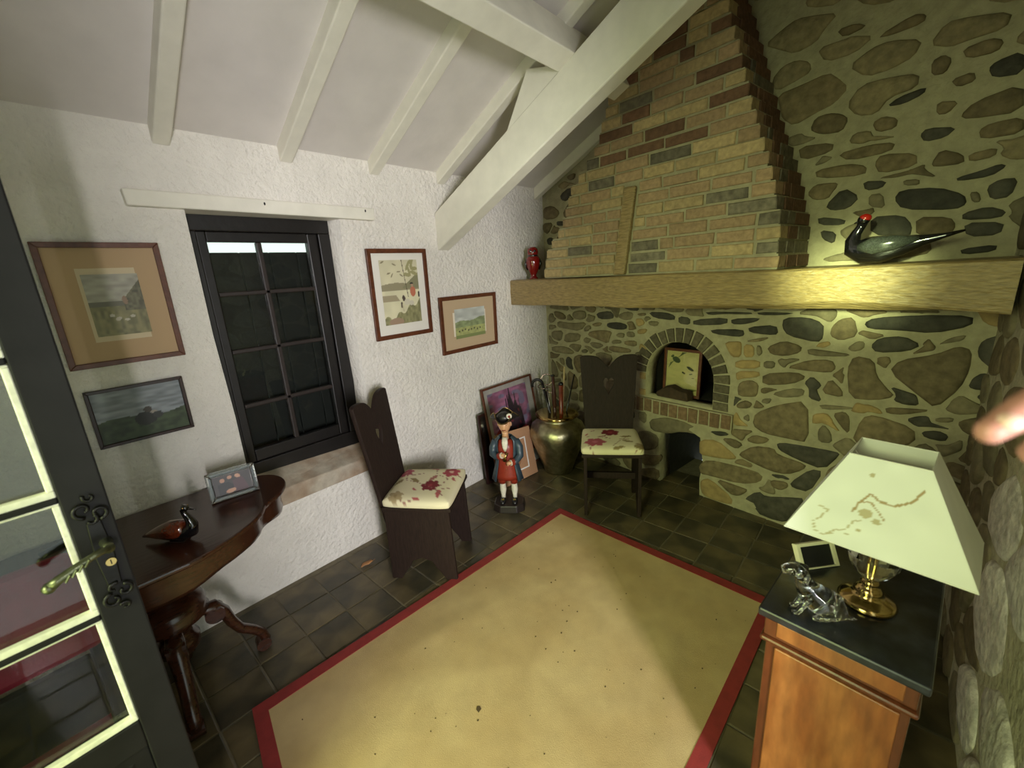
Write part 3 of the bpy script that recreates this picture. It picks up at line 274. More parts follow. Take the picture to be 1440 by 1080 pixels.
STONES_C="g2525,746,2542,806,2462,827,2356,883,2295,805,2233,753,2303,694,2372,660,2455,638,2517,699;b2471,1884,2372,1944,2222,1959,2056,1951,2021,1863,2140,1781,2214,1709,2341,1783;g2479,2382,2466,2427,2374,2449,2286,2415,2306,2341,2373,2301,2458,2314;w1793,1249,1712,1355,1578,1392,1447,1311,1396,1223,1539,1165,1705,1178;w1179,2191,1155,2282,1052,2345,812,2412,800,2218,803,2142,798,2022,997,2040,1197,2096;w1521,1904,1438,2016,1275,2102,1156,1997,1158,1887,1270,1759,1455,1808;b2451,2549,2312,2592,2208,2591,2014,2594,2063,2492,2235,2448,2317,2452;b1922,2383,1898,2458,1821,2469,1731,2453,1691,2388,1747,2336,1818,2294,1888,2337;w1756,1592,1663,1676,1536,1713,1388,1740,1244,1709,1151,1578,1269,1518,1406,1453,1540,1407,1704,1486;b2416,496,2363,575,2261,572,2149,542,2148,484,2236,444,2371,448;w1213,2485,1163,2586,975,2587,784,2563,793,2448,955,2378,1166,2382;w1419,1010,1412,1160,1239,1172,1030,1114,964,1022,1063,885,1234,815,1369,883;b2466,205,2408,268,2339,319,2199,323,2055,284,2059,203,2089,146,2197,113,2310,95,2438,125;g2337,862,2323,907,2266,925,2188,943,2126,889,2117,851,2106,806,2167,787,2257,786,2301,816;b2021,1546,1983,1587,1924,1634,1834,1609,1772,1586,1782,1513,1856,1487,1922,1477,2022,1481;w1147,69,1071,137,952,143,866,135,784,63,827,-2,984,1,1097,-4;b2388,1414,2368,1491,2209,1514,2104,1510,2013,1441,2105,1365,2207,1305,2324,1350;b2246,72,2209,102,2145,113,2086,135,2006,102,1998,59,1989,6,2084,-6,2136,-1,2221,9;p1164,308,1138,432,1029,458,793,527,794,358,793,277,798,169,1032,152,1138,215;b2056,2063,2035,2111,1926,2138,1794,2127,1777,2057,1801,1977,1928,1968,2037,1998;g2179,1276,2126,1329,2046,1388,1911,1342,1830,1297,1817,1225,1920,1186,2039,1180,2121,1196;g2255,2185,2254,2218,2195,2259,2113,2253,2022,2230,2014,2178,2041,2131,2102,2094,2178,2097,2254,2122;g2657,1964,2654,1994,2627,2069,2543,2025,2519,1987,2488,1957,2470,1906,2543,1877,2629,1873,2657,1915;g2656,323,2650,410,2512,457,2396,357,2424,293,2497,204,2651,238;b1931,1681,1892,1730,1850,1774,1776,1742,1687,1703,1712,1655,1768,1611,1827,1621,1908,1635;p1081,827,1025,899,921,954,828,945,787,856,792,793,794,709,926,719,1016,762;g2178,387,2184,442,2116,486,2019,472,1944,435,1948,398,1980,353,2005,293,2109,309,2174,346;b1966,346,1931,388,1877,424,1795,399,1755,383,1663,330,1733,296,1791,265,1881,266,1976,287;b2224,1063,2137,1130,2021,1157,1867,1176,1849,1067,1878,963,1989,947,2185,976;p1777,2257,1663,2392,1478,2396,1350,2384,1186,2349,1213,2234,1333,2106,1473,2151,1576,2188;g2655,2205,2652,2263,2575,2306,2490,2307,2479,2224,2486,2192,2509,2146,2592,2086,2652,2173;w1547,105,1455,227,1336,237,1173,186,1174,67,1333,5,1493,0;w1977,806,1922,873,1827,942,1623,891,1627,808,1686,713,1788,686,1946,711;w1180,1700,1070,1808,943,1822,786,1772,799,1663,943,1569,1091,1573;w1872,507,1845,637,1683,684,1545,631,1463,505,1519,447,1666,348,1862,438;b2035,206,2012,263,1918,263,1838,232,1841,179,1904,146,2004,135;b2654,1644,2656,1728,2526,1727,2422,1661,2408,1599,2514,1572,2634,1576;b2658,564,2649,598,2603,640,2486,633,2414,598,2423,545,2429,507,2514,483,2580,468,2646,498;g2531,1312,2504,1370,2435,1391,2359,1356,2329,1314,2354,1274,2421,1247,2522,1278;w969,1431,983,1476,889,1565,791,1465,785,1423,787,1367,860,1268,953,1383;b2396,1187,2376,1244,2272,1284,2177,1243,2142,1196,2195,1123,2286,1098,2383,1128;b2149,1607,2142,1680,2066,1674,1959,1633,1991,1597,2053,1540,2141,1570;w1439,607,1274,738,1115,803,952,702,789,582,937,517,1155,448,1347,495;b2374,626,2320,668,2282,691,2214,694,2156,667,2125,630,2154,574,2218,577,2288,585,2369,584;b2643,1476,2647,1527,2571,1553,2479,1550,2382,1534,2407,1461,2434,1416,2491,1397,2566,1374,2643,1412;g2655,999,2655,1030,2636,1073,2555,1049,2536,1017,2540,985,2558,958,2634,935,2654,980;g2124,583,2089,634,2019,665,1956,679,1860,626,1855,575,1867,533,1942,480,2043,499,2111,520;p1435,1356,1330,1455,1245,1494,1027,1544,991,1408,962,1317,1010,1196,1225,1190,1395,1253;b2378,376,2375,428,2292,433,2247,435,2200,394,2185,365,2230,327,2291,326,2365,343;b2125,1767,2082,1807,1974,1851,1879,1784,1924,1732,1960,1680,2101,1689;w1731,2520,1669,2596,1525,2593,1444,2592,1304,2590,1244,2507,1281,2407,1410,2410,1528,2409,1685,2433;b2013,2534,1977,2580,1912,2592,1851,2590,1783,2572,1766,2534,1791,2492,1854,2475,1934,2461,1997,2490;b1985,1413,1925,1465,1838,1484,1785,1495,1715,1473,1671,1411,1714,1372,1785,1341,1848,1341,1931,1375;g2514,991,2472,1073,2357,1100,2225,1033,2211,962,2319,919,2443,934;b2532,2021,2528,2083,2452,2096,2380,2084,2325,2077,2295,2019,2339,1983,2398,1954,2466,1949,2514,1993;b2657,719,2654,745,2656,795,2571,783,2544,746,2534,717,2539,699,2577,658,2654,646,2656,693;g2215,735,2174,767,2118,788,2044,793,1991,767,1973,724,1995,684,2063,658,2118,645,2174,690;g2652,93,2656,163,2569,163,2478,136,2446,92,2472,31,2560,1,2654,40;b2645,1157,2599,1233,2524,1260,2425,1200,2400,1125,2496,1086,2614,1075;w1817,201,1797,258,1688,311,1591,292,1518,213,1536,156,1576,93,1698,92,1756,133;w995,1125,1004,1186,850,1238,786,1139,788,1081,810,974,963,1063;w1604,356,1523,421,1441,483,1301,475,1210,439,1174,365,1198,296,1342,258,1421,264,1541,288;g2383,1595,2351,1648,2291,1665,2188,1662,2180,1623,2159,1560,2189,1524,2299,1531,2375,1543;b2653,2546,2652,2594,2570,2594,2502,2595,2472,2563,2469,2523,2514,2484,2586,2487,2650,2500;b2653,1801,2651,1842,2590,1856,2537,1863,2485,1850,2469,1803,2494,1772,2529,1748,2612,1736,2653,1768;b1998,2209,1963,2261,1925,2282,1842,2296,1798,2263,1767,2214,1794,2171,1849,2159,1907,2160,1976,2164;w1844,1821,1765,1895,1671,1932,1567,1924,1522,1865,1467,1793,1579,1731,1675,1714,1758,1759;b2293,2347,2212,2432,2032,2484,1946,2396,1910,2326,2095,2270,2225,2274;w1764,2070,1763,2185,1624,2174,1483,2148,1423,2052,1505,2006,1587,1946,1752,1958;g1988,1911,1958,1940,1901,1955,1813,1965,1765,1933,1790,1884,1834,1849,1889,1830,1975,1865;b2482,2173,2457,2228,2400,2282,2321,2277,2270,2230,2271,2184,2275,2127,2306,2074,2411,2097,2496,2115;g1984,78,1900,135,1792,129,1724,96,1647,30,1820,-3,1950,-3;b2655,2405,2649,2444,2592,2470,2537,2475,2476,2438,2486,2401,2503,2373,2520,2329,2613,2339,2653,2363;b2282,2030,2274,2071,2188,2085,2143,2082,2086,2073,2056,2026,2058,1981,2138,1967,2198,1978,2241,1995;w1144,1919,1129,2003,1005,2007,930,1990,844,1956,793,1874,916,1842,1016,1833,1131,1837;b2651,875,2637,928,2533,940,2474,927,2413,889,2477,841,2552,806,2634,820;w1643,752,1601,810,1523,882,1402,869,1307,820,1299,752,1342,716,1427,649,1536,654,1656,693;w1813,1052,1793,1170,1655,1153,1436,1131,1451,1051,1464,936,1595,891,1779,960;g2516,1737,2468,1780,2365,1784,2297,1745,2269,1699,2347,1655,2446,1685;g2653,1301,2652,1320,2606,1350,2552,1341,2546,1316,2540,1280,2568,1256,2610,1246,2655,1270;g2452,45,2426,81,2366,84,2326,86,2266,74,2245,46,2242,-8,2321,-3,2370,-3,2462,-6;b2111,871,2101,932,2039,934,1949,917,1936,880,1957,835,2031,811,2086,828"
# ================================================================== SETTING
ROOF = lambda y: 2.25 + .5 * (2.31 - y)
X0, X1, YC, YA = -0.82, 3.12, -0.34, 2.31
D = Vector((.1386, .9903, 0)); NN = Vector((-.9903, .1386, 0)); P0 = Vector((2.72, 0, 0))
def WB(s, z, n=0): return P0 + D * s + NN * n + Vector((0, 0, z))

# floor and its stone tiles
fl = struct(MB().box((X0 - .3, YC - .45, -.06), (X1 + .3, YA + .02, -.004)).build('floor', grout))
tm = []
for k in range(3):
    b = MB(); e = .0975
    r = [(-e, -e), (e, -e), (e, e), (-e, e)]; i = e - .004
    r2 = [(-i, -i), (i, -i), (i, i), (-i, i)]
    b.add([(x + random.uniform(-.0015, .0015), y + random.uniform(-.0015, .0015), -.012) for x, y in r] + [(x, y, -.0025) for x, y in r] + [(x, y, random.uniform(-.0006, .0006)) for x, y in r2],
          [(0, 1, 5, 4), (1, 2, 6, 5), (2, 3, 7, 6), (3, 0, 4, 7), (4, 5, 9, 8), (5, 6, 10, 9), (6, 7, 11, 10), (7, 4, 8, 11), (8, 9, 10, 11)])
    tm.append(b.build('tile', tileM, fl))
first = set()
for ix in range(20):
    for iy in range(14):
        x = .61 + .2 * (ix - 7); y = 1.97 - .2 * (iy - 1) + (x - .6) * -.02
        if x - .1 > X1 or y + .1 < YC - .3 or y > YA + .1 or x < X0 - .05 or x > 3.0 + .1: continue
        k = (ix * 7 + iy * 3) % 3
        if k in first: o = tm[k].copy(); COL.objects.link(o)
        else: o = tm[k]; first.add(k)
        o.location = (x, min(y, 2.20 + .0), 0); o.rotation_euler = (random.uniform(-.003, .003), random.uniform(-.003, .003), (PI / 2) * random.randrange(4) + random.uniform(-.012, .012))

# white plaster wall with the window opening, its sill
wa = holes_slab('wall_left', [(X0 - .3, -.05), (3.2, -.05), (3.2, 2.32), (X0 - .3, 2.32)],
                [[(.534, .462), (1.215, .462), (1.212, .6), (1.228, 1.0), (1.215, 1.5), (1.222, 1.945), (.53, 1.945), (.526, 1.4), (.537, 1.0)]],
                lambda u, v, w_: (u, YA - w_, v), .34, plaster); struct(wa)
sill = MB(); sill.add([(.52, 2.298, .462), (1.232, 2.298, .466), (1.232, 2.298, .552), (.52, 2.298, .556), (.52, 2.60, .462), (1.232, 2.60, .462), (1.232, 2.60, .60), (.52, 2.60, .63), (.52, 2.45, .628), (1.232, 2.45, .60)],
    [(0, 1, 2, 3), (3, 2, 9, 8), (8, 9, 6, 7), (0, 4, 5, 1), (4, 7, 6, 5), (1, 5, 6, 9, 2), (0, 3, 8, 7, 4)])
si = sill.build('trim_1', mat('worn plaster and brick sill', S(150, 124, 98), .9, .8, 45, col2=S(178, 168, 150), vscale=6, var=.15, bdist=.006), bevel=.006); struct(si)
# window: frame, casement bars, panes, the closed shutter behind
wf = bpy.data.objects.new('window_1', None); COL.objects.link(wf); wf.location = (.865, 2.45, 0); struct(wf)
dk = mat('near black window paint', S(17, 13, 11), .45, .3, 25, var=.3, vscale=6)
def bar(name, x0, x1, z0, z1, y0=0, y1=.05, mt=dk, p=wf, bev=.005):
    return MB().box((x0 - .865, y0, z0), (x1 - .865, y1, z1)).build(name, mt, p, bevel=bev)
bar('window_frame', .520, .585, .69, 1.87, 0, .09); bar('window_frame', 1.155, 1.235, .69, 1.87, 0, .09)
bar('window_frame', .520, 1.235, 1.87, 1.96, 0, .09); bar('window_frame', .520, 1.235, .60, .69, 0, .09)
bar('casement_stile', .586, .625, .69, 1.87, .015, .06); bar('casement_stile', 1.098, 1.154, .69, 1.87, .015, .06)
bar('casement_rail', .625, 1.098, 1.822, 1.87, .015, .06); bar('casement_rail', .625, 1.098, .69, .755, .015, .06)
wbar = mat('dark brown glazing bar', S(36, 26, 22), .5, .3, 25, var=.2)
bar('glazing_bar', .835, .86, .755, 1.822, .012, .045, wbar)
ZR = [.755, 1.00, 1.288, 1.575, 1.822]
for z in ZR[1:4]: bar('glazing_bar', .625, 1.098, z - .011, z + .011, .012, .045, wbar)
pane = thin_glass('window glass', (.90, .93, .91))
for i in range(4):
    for x0, x1 in ((.625, .835), (.86, 1.098)):
        bar('pane', x0, x1, ZR[i] + (.011 if i else 0), ZR[i + 1] - (.011 if i < 3 else 0), .028, .031, pane, bev=0)
shut = thing('window_shutter', 'dark closed plank shutter behind the window panes, light slit above it', 'shutter', (.865, 2.60, .55))
sw = mat('dark green shutter wood', S(16, 16, 13), .7, .4, 30, var=.25)
for k in range(5): MB().box((-.365 + k * .146, .0, 0), (-.365 + k * .146 + .142, .03, 1.232)).build('plank', sw, shut, bevel=.004)
for z in (.2, .95): MB().box((-.36, .03, z), (.36, .05, z + .09)).build('batten', sw, shut)
# lintel board
li = thing('window_lintel', 'white painted timber lintel board across the top of the window', 'lintel', (.87, 2.30, 1.965))
lb = MB(); lb.add([(-.535, -.03, .035), (-.53, -.03, -.028), (.545, -.03, -.035), (.55, -.03, .03), (-.535, .25, .035), (-.53, .25, -.022), (.545, .25, -.022), (.55, .25, .03)],
    [(0, 1, 2, 3), (4, 7, 6, 5), (0, 4, 5, 1), (1, 5, 6, 2), (2, 6, 7, 3), (3, 7, 4, 0)])
lb.build('board', whitewood, li, bevel=.006)
for x in (-.03, .49): MB().ball((x, -.032, .012), (.004, .003, .007)).build('nail_hole', black, li)

# ceiling, wall behind the camera, right-hand wall with the terrace opening
c = MB(); c.prism([(2.70, ROOF(2.70)), (YC - .5, ROOF(YC - .5)), (YC - .5, ROOF(YC - .5) + .12), (2.70, ROOF(2.70) + .12)], lambda y, z: (X0 - .35, y, z), lambda y, z: (X1 + .35, y, z))
struct(c.build('ceiling', ceilm))
wbh = holes_slab('wall_behind', [(YC - .45, -.05), (.02, -.05), (.02, 2.08), (1.12, 2.08), (1.12, -.05), (2.66, -.05), (2.66, ROOF(2.66) + .02), (YC - .45, ROOF(YC - .45) + .02)], [],
                 lambda u, v, w_: (X0 + w_, u, v), .26, plaster); struct(wbh)
wc = holes_slab('wall_right', [(X0 - .3, -.05), (-.36, -.05), (-.36, 2.12), (.74, 2.12), (.77, 1.4), (.75, .6), (.76, -.05), (2.75, -.05), (2.75, 3.85), (X0 - .3, 3.85)], [],
                lambda u, v, w_: (u, YC + w_, v), .45, mortarC); struct(wc)

# stone gable wall with the oven niche and the fire hole
def arch(cx, z0, zs, r, n=14, lo=None):
    P = [(cx - r, z0)]
    for k in range(n + 1):
        a = PI - PI * k / n; P.append((cx + r * math.cos(a), zs + r * math.sin(a)))
    P.append((cx + r, z0)); return P
NC, NR, NZ0, NZS = 1.065, .248, .655, .83
fire = [(.862, -.06), (.872, .12), (.855, .25), (.875, .36), (.885, .43), (.96, .462), (1.08, .475), (1.17, .452), (1.19, .36), (1.185, .2), (1.175, .05), (1.17, -.06)]
top = [(s, ROOF((P0 + D * s).y) + .02) for s in (2.42, -.42)]
out = [(-.42, -.06)] + fire + [(2.42, -.06)] + top
wbm = holes_slab('wall_far', out, [arch(NC, NZ0, NZS, NR)], lambda u, v, w_: WB(u, v, w_), .14, mortar); struct(wbm)
# deep linings of the niche and the fire hole
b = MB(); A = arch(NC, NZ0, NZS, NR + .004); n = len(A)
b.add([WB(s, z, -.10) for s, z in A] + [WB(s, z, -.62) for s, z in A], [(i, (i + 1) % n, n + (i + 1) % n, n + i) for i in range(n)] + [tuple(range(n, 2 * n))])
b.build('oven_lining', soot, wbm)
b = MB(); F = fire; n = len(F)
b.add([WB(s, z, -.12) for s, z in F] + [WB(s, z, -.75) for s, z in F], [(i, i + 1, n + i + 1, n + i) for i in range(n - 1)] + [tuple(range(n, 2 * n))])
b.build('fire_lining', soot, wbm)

def chaikin(P, it=1):
    for _ in range(it):
        Q = []
        for i in range(len(P)):
            a, c_ = P[i], P[(i + 1) % len(P)]
            Q += [(a[0] * .78 + c_[0] * .22, a[1] * .78 + c_[1] * .22), (a[0] * .22 + c_[0] * .78, a[1] * .22 + c_[1] * .78)]
        P = Q
    return P
def stone(P, h, fmap, material, parent, deep=.02, name='stone'):
    P = chaikin(P); cx = sum(p[0] for p in P) / len(P); cy = sum(p[1] for p in P) / len(P); n = len(P)
    tx, ty = random.uniform(-.05, .05), random.uniform(-.05, .05); R_ = []
    for f, q in ((1.0, -deep), (1.0, h * .35), (.90, h * .9), (.55, h * 1.1)):
        R_.append([(cx + (x - cx) * f, cy + (y - cy) * f, q + ((x - cx) * tx + (y - cy) * ty + random.uniform(-.12, .12) * h if q > 0 else 0)) for x, y in P])
    V = [fmap(*p) for r in R_ for p in r]
    Fs = [(r * n + i, r * n + (i + 1) % n, (r + 1) * n + (i + 1) % n, (r + 1) * n + i) for r in range(3) for i in range(n)]
    Fs += [tuple(range(3 * n, 4 * n)), tuple(range(n))[::-1]]
    b = MB(); b.add(V, Fs); o = b.build(name, material, parent, smooth=True)
    return o
def dec(t):
    for r in t.split(';'):
        q = r[1:].split(',') if r[1] != ',' else r[2:].split(',')
        q = [int(a) / 1000 for a in q]; yield r[0], list(zip(q[::2], q[1::2]))
for c_, P in dec(STONES_B):
    zc = sum(p[1] for p in P) / len(P)
    stone(P, random.uniform(.007, .016) if c_ != 'd' else random.uniform(.004, .010), lambda a, b_, q: WB(a, b_, q), stoneM[c_], wbm)
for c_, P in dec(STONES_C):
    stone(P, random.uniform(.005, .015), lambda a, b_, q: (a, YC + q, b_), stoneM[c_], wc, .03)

# oven arch: wedge bricks standing round the opening, then the jamb bricks
def wedge(a0, a1, r0, r1, mt):
    def pt(a, r): return (NC + r * math.cos(a), NZS + r * math.sin(a))
    am = (a0 + a1) / 2
    P = [pt(a0, r0), pt(am, r0), pt(a1, r0), pt(a1, r1), pt(am, r1), pt(a0, r1)]
    h = random.uniform(.008, .016)
    b = MB(); ii = .004; cx = sum(p[0] for p in P) / 6; cz = sum(p[1] for p in P) / 6
    Q = [(cx + (x - cx) * .93, cz + (z - cz) * .93) for x, z in P]
    V = [WB(*p, -.11) for p in P] + [WB(*p, h - ii) for p in P] + [WB(*p, h) for p in Q]
    b.add(V, [(i, (i + 1) % 6, 6 + (i + 1) % 6, 6 + i) for i in range(6)] + [(6 + i, 6 + (i + 1) % 6, 12 + (i + 1) % 6, 12 + i) for i in range(6)] + [tuple(range(12, 18)), tuple(range(6))[::-1]])
    b.build('arch_brick', mt, wbm)
NB = 15
for k in range(NB):
    a0 = PI * k / NB + .022; a1 = PI * (k + 1) / NB - .022
    wedge(a0, a1, NR + .002, NR + random.uniform(.088, .104), archbrick)
def pbrick(s0, s1, z0, z1, n0, n1, mt, parent=None, name='brick'):
    e = .004; j = lambda: random.uniform(-.0025, .0025)
    wv = .0022 * math.sin(s0 * 9 + z0 * 5); z0 += wv + j(); z1 += wv + j(); V = [WB(s, z, n0) for s, z in ((s0, z0), (s1, z0), (s1, z1), (s0, z1))] + [WB(s + j(), z + j(), n1 - e) for s, z in ((s0, z0), (s1, z0), (s1, z1), (s0, z1))] + \
        [WB(s, z, n1) for s, z in ((s0 + e, z0 + e), (s1 - e, z0 + e), (s1 - e, z1 - e), (s0 + e, z1 - e))]
    b = MB(); b.add(V, [(0, 1, 5, 4), (1, 2, 6, 5), (2, 3, 7, 6), (3, 0, 4, 7), (4, 5, 9, 8), (5, 6, 10, 9), (6, 7, 11, 10), (7, 4, 8, 11), (8, 9, 10, 11), (3, 2, 1, 0)])
    return b.build(name, mt, parent or wbm)
for k in range(3):
    z = .648 + k * .062
    pbrick(NC - NR - .10, NC - NR - .004, z + .004, z + .055, -.1, .012, archbrick)
    if k != 1: pbrick(NC + NR + .004, NC + NR + .055, z + .004, z + .055, -.1, .006, stoneM['t'])
s = .683
while s < 1.385:
    wd = random.uniform(.048, .064); pbrick(s, s + wd, .540 + random.uniform(-.004, .004), .636 + random.uniform(-.004, .003), -.1, .034 + random.uniform(-.003, .004), sillbrick); s += wd + .011
struct(MB().add([WB(.676, .53, -.02), WB(1.395, .53, -.02), WB(1.395, .53, .026), WB(.676, .53, .026), WB(.676, .642, -.02), WB(1.395, .642, -.02), WB(1.395, .642, .026), WB(.676, .642, .026)],
    [(0, 1, 2, 3), (4, 7, 6, 5), (0, 4, 5, 1), (1, 5, 6, 2), (2, 6, 7, 3), (3, 7, 4, 0)]).build('trim_2', mortar))
# rounded cheek stones of the fire hole
for P in ([(.79, .30), (.862, .30), (.873, .36), (.868, .42), (.80, .43), (.77, .37)],):
    pass

# mantel beam
mb = thing('mantel_beam', 'long pale oak mantel beam across the stone wall', 'mantel', WB(1.0, 1.345, .22))
b = MB(); rows = []
N = 44
for i in range(N + 1):
    s = 2.325 - (2.325 + .372) * i / N; k = i / N
    zb = 1.338 + .024 * k + .004 * math.sin(k * 9) + .002 * math.sin(k * 41); zt = 1.536 + .010 * k + .003 * math.sin(k * 13 + 1); nf = .455 + .006 * math.sin(k * 7) + .003 * math.sin(k * 33)
    zs = zb + (.016 + .012 * math.sin(k * 17) + .012 * math.sin(k * 5 - 1)) * min(1, max(0, (k - .42) * 5))     # split lower arris
    rows.append([WB(s, zb, .004), WB(s, zb + .004, nf - .03 * min(1, max(0, (k - .42) * 5)) - .004), WB(s, zs + .004, nf - .004), WB(s, zs + .012, nf + .001), WB(s, (zb + zt) / 2, nf + .004), WB(s, zt - .008, nf), WB(s, zt, nf - .012), WB(s, zt, .004)])
V = [p - mb.location for r in rows for p in r]; n = 8
b.add(V, [(i * n + k, i * n + (k + 1) % n, (i + 1) * n + (k + 1) % n, (i + 1) * n + k) for i in range(N) for k in range(n)] + [tuple(range(n))[::-1], tuple(range(N * n, N * n + n))])
o = b.build('beam', oak, mb)

# brick chimney hood
hood = thing('chimney_hood', 'stepped tapering brick chimney hood rising above the oak mantel', 'chimney', WB(1.1, 1.545, .2))
ip = lambda z, xs, ys: float(np.interp(z, xs, ys))
HL = lambda z: min(ip(z, [1.54, 1.7, 1.8, 1.9, 2.1, 2.15, 2.28, 2.5, 3.4], [1.92, 1.90, 1.82, 1.75, 1.68, 1.635, 1.50, 1.42, 1.2]), 2.34 - (z - 2.2) * 2 + .25)
HR = lambda z: ip(z, [1.54, 1.76, 1.95, 2.12, 2.25, 2.48, 2.74, 3.4], [.375, .378, .44, .50, .557, .63, .722, .95])
HF = lambda z: .425 - .09 * (z - 1.54)
core = MB(); z = 1.548; CH = .0655; nb = 0; row = 0
while z < 3.26:
    jl, jr = random.uniform(-.007, .007), random.uniform(-.006, .006)
    l, r, f = HL(z + .03) + jl, HR(z + .03) + jr, HF(z)
    if z > 2.2: l = min(l, 2.31 - (z + CH - 2.25) * 2)
    q = [WB(a, zz, c_) - hood.location for zz in (z - .005, z + CH) for a, c_ in ((r + .006, .002), (r + .006, f - .006), (l - .006, f - .006), (l - .006, .002))]
    core.add(q, [(0, 1, 2, 3), (4, 7, 6, 5), (0, 4, 5, 1), (1, 5, 6, 2), (2, 6, 7, 3), (3, 7, 4, 0)])
    segs = [(r, l)]
    if z < 2.03:
        k = (z + .03 - 1.555) / .5; pr_, pl_ = 1.205 - .045 * k, 1.288 - .045 * k; segs = [(r, pr_ - .014), (pl_ + .014, l)]
    for a, c_ in segs:
        s = a; firstb = True
        while s < c_ - .03:
            wd = random.uniform(.19, .25) if not firstb else (random.uniform(.09, .13) if row % 2 else random.uniform(.19, .24)); firstb = False
            if random.random() < .12: wd = random.uniform(.08, .12)
            e = min(s + wd, c_)
            if c_ - e < .05: e = c_
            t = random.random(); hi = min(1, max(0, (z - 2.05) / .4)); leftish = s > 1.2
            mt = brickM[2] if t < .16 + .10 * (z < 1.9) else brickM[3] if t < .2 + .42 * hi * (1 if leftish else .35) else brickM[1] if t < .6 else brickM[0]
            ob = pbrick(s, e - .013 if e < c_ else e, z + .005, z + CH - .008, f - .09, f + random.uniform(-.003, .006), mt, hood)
            ob.location = -hood.location; s = e
    for sd in (0, 1):                                     # bricks of the two flanks
        nn = .004
        while nn < f - .1:
            e = min(nn + (.21 if row % 2 else .19), f - .095)
            if f - .095 - e < .04: e = f - .095
            s0, s1 = (r - .002, r + .05) if sd == 0 else (l - .05, l + .002)
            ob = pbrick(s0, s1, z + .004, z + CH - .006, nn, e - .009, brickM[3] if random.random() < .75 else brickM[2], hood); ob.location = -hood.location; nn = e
    z += CH; row += 1
core.build('mortar_core', mortar, hood)
b = MB(); b.add([p - hood.location for p in [WB(1.288, 1.548, .40), WB(1.205, 1.548, .40), WB(1.160, 2.045, .38), WB(1.243, 2.05, .38), WB(1.288, 1.548, .448), WB(1.205, 1.548, .448), WB(1.160, 2.045, .405), WB(1.243, 2.05, .405)]],
    [(0, 1, 2, 3), (4, 7, 6, 5), (0, 4, 5, 1), (1, 5, 6, 2), (2, 6, 7, 3), (3, 7, 4, 0)])
b.build('timber_post', oak, hood, bevel=.01)['label'] = 'short upright oak post set into the brickwork'

# timbers of the roof
def sloped(name, label, x0, x1, zb, zt, yend=-.3, parent=None, ystart=2.312, slope=.5):
    """rafter running up the slope: zb/zt are its heights at the wall"""
    t = thing(name, label, 'rafter' if name == 'rafter' else 'beam', ((x0 + x1) / 2, YA, zb), 0, None)
    P = [(0.0, 0), (0.0, zt - zb), (yend - ystart, (zt - zb) + slope * (ystart - yend)), (yend - ystart, slope * (ystart - yend))]
    h = (x1 - x0) / 2
    b = MB(); b.prism(P, lambda y, z: (-h, y, z), lambda y, z: (h, y, z)); b.build('timber', whitewood, t, bevel=.006); return t
for x, lb in ((.505, 'white rafter above the left end of the window lintel'), (.99, 'white rafter above the middle of the window, second from the left'),
              (1.47, 'white rafter running up above the tall hunting picture'), (1.955, 'white rafter just left of the big sloping tie beam'),
              (2.44, 'white rafter partly hidden behind the big sloping tie beam')):
    sloped('rafter', lb, x - .031, x + .031, 2.18, 2.262)
sloped('rafter', 'thin white board lying along the roof edge of the stone wall', 2.93, 2.985, 2.165, 2.262)
t = thing('principal_beam', 'large white sloping beam with triangular cleat in front of the brick hood', 'beam', (1.93, YA, 1.77))
P = [(0, -.005), (0, .228), (-.666, .556), (-.78, .745), (-1.02, .725), (-2.6, 1.50), (-2.6, 1.262)]
P = [(0, -.003), (0, .228), (-2.6, .228 + 2.6 * .495), (-2.6, -.003 + 2.6 * .485)]
b = MB(); b.prism(P, lambda y, z: (-.05, y, z), lambda y, z: (.05, y, z)); b.build('timber', whitewood, t, bevel=.007)
b = MB(); b.prism([(-.63, .50), (-.815, .79), (-1.04, .74), (-1.06, .70)], lambda y, z: (-.048, y, z), lambda y, z: (.05, y, z)); b.build('cleat', whitewood, t)
t = thing('purlin', 'thick white horizontal purlin beam crossing under the rafters', 'beam', (1.0, 1.275, 2.50))
# section square to the roof slope; runs along x
u = Vector((0, -.894, .447)); v = Vector((0, .447, .894)); a0 = Vector((0, .035, -.012))
sec = [a0, a0 + u * .105, a0 + u * .105 + v * .19, a0 + v * .19]
b = MB(); b.add([s_ + Vector((-1.85, 0, 0)) for s_ in sec] + [s_ + Vector((1.42, 0, 0)) for s_ in sec], [(0, 1, 2, 3), (7, 6, 5, 4), (0, 4, 5, 1), (1, 5, 6, 2), (2, 6, 7, 3), (3, 7, 4, 0)])
b.build('timber', whitewood, t, bevel=.006)
# ================================================================== OBJECTS
# ---- rug
rug = thing('area_rug', 'large rectangular sand coloured woven rug with dark red border', 'rug', (1.05, .95, 0))
def bil(u, v, q):      # q: corners (0,0),(1,0),(1,1),(0,1)
    return [(q[0][i] * (1 - u) + q[1][i] * u) * (1 - v) + (q[3][i] * (1 - u) + q[2][i] * u) * v for i in (0, 1)]
RQ = [(-.03, .30), (2.035, .232), (2.106, 1.545), (.216, 1.672)]
def rz_(x, y):
    return .0075 + .0025 * math.sin(x * 3.1 + y * 4.2) + .0055 * math.exp(-((y - .46 - (x - 1.3) * .33) / .035) ** 2) * math.exp(-((x - 1.35) / .28) ** 2) + .004 * math.exp(-((y - 1.35 + (x - 1.) * .3) / .05) ** 2 - ((x - .95) / .25) ** 2)
bw = .052
RI = [bil(u, v, RQ) for u, v in ((bw / 2.05, bw / 1.35), (1 - bw / 1.95, bw / 1.35), (1 - bw / 1.95, 1 - bw / 1.35), (bw / 1.95, 1 - bw / 1.35))]
b = MB(); NX, NY = 90, 60
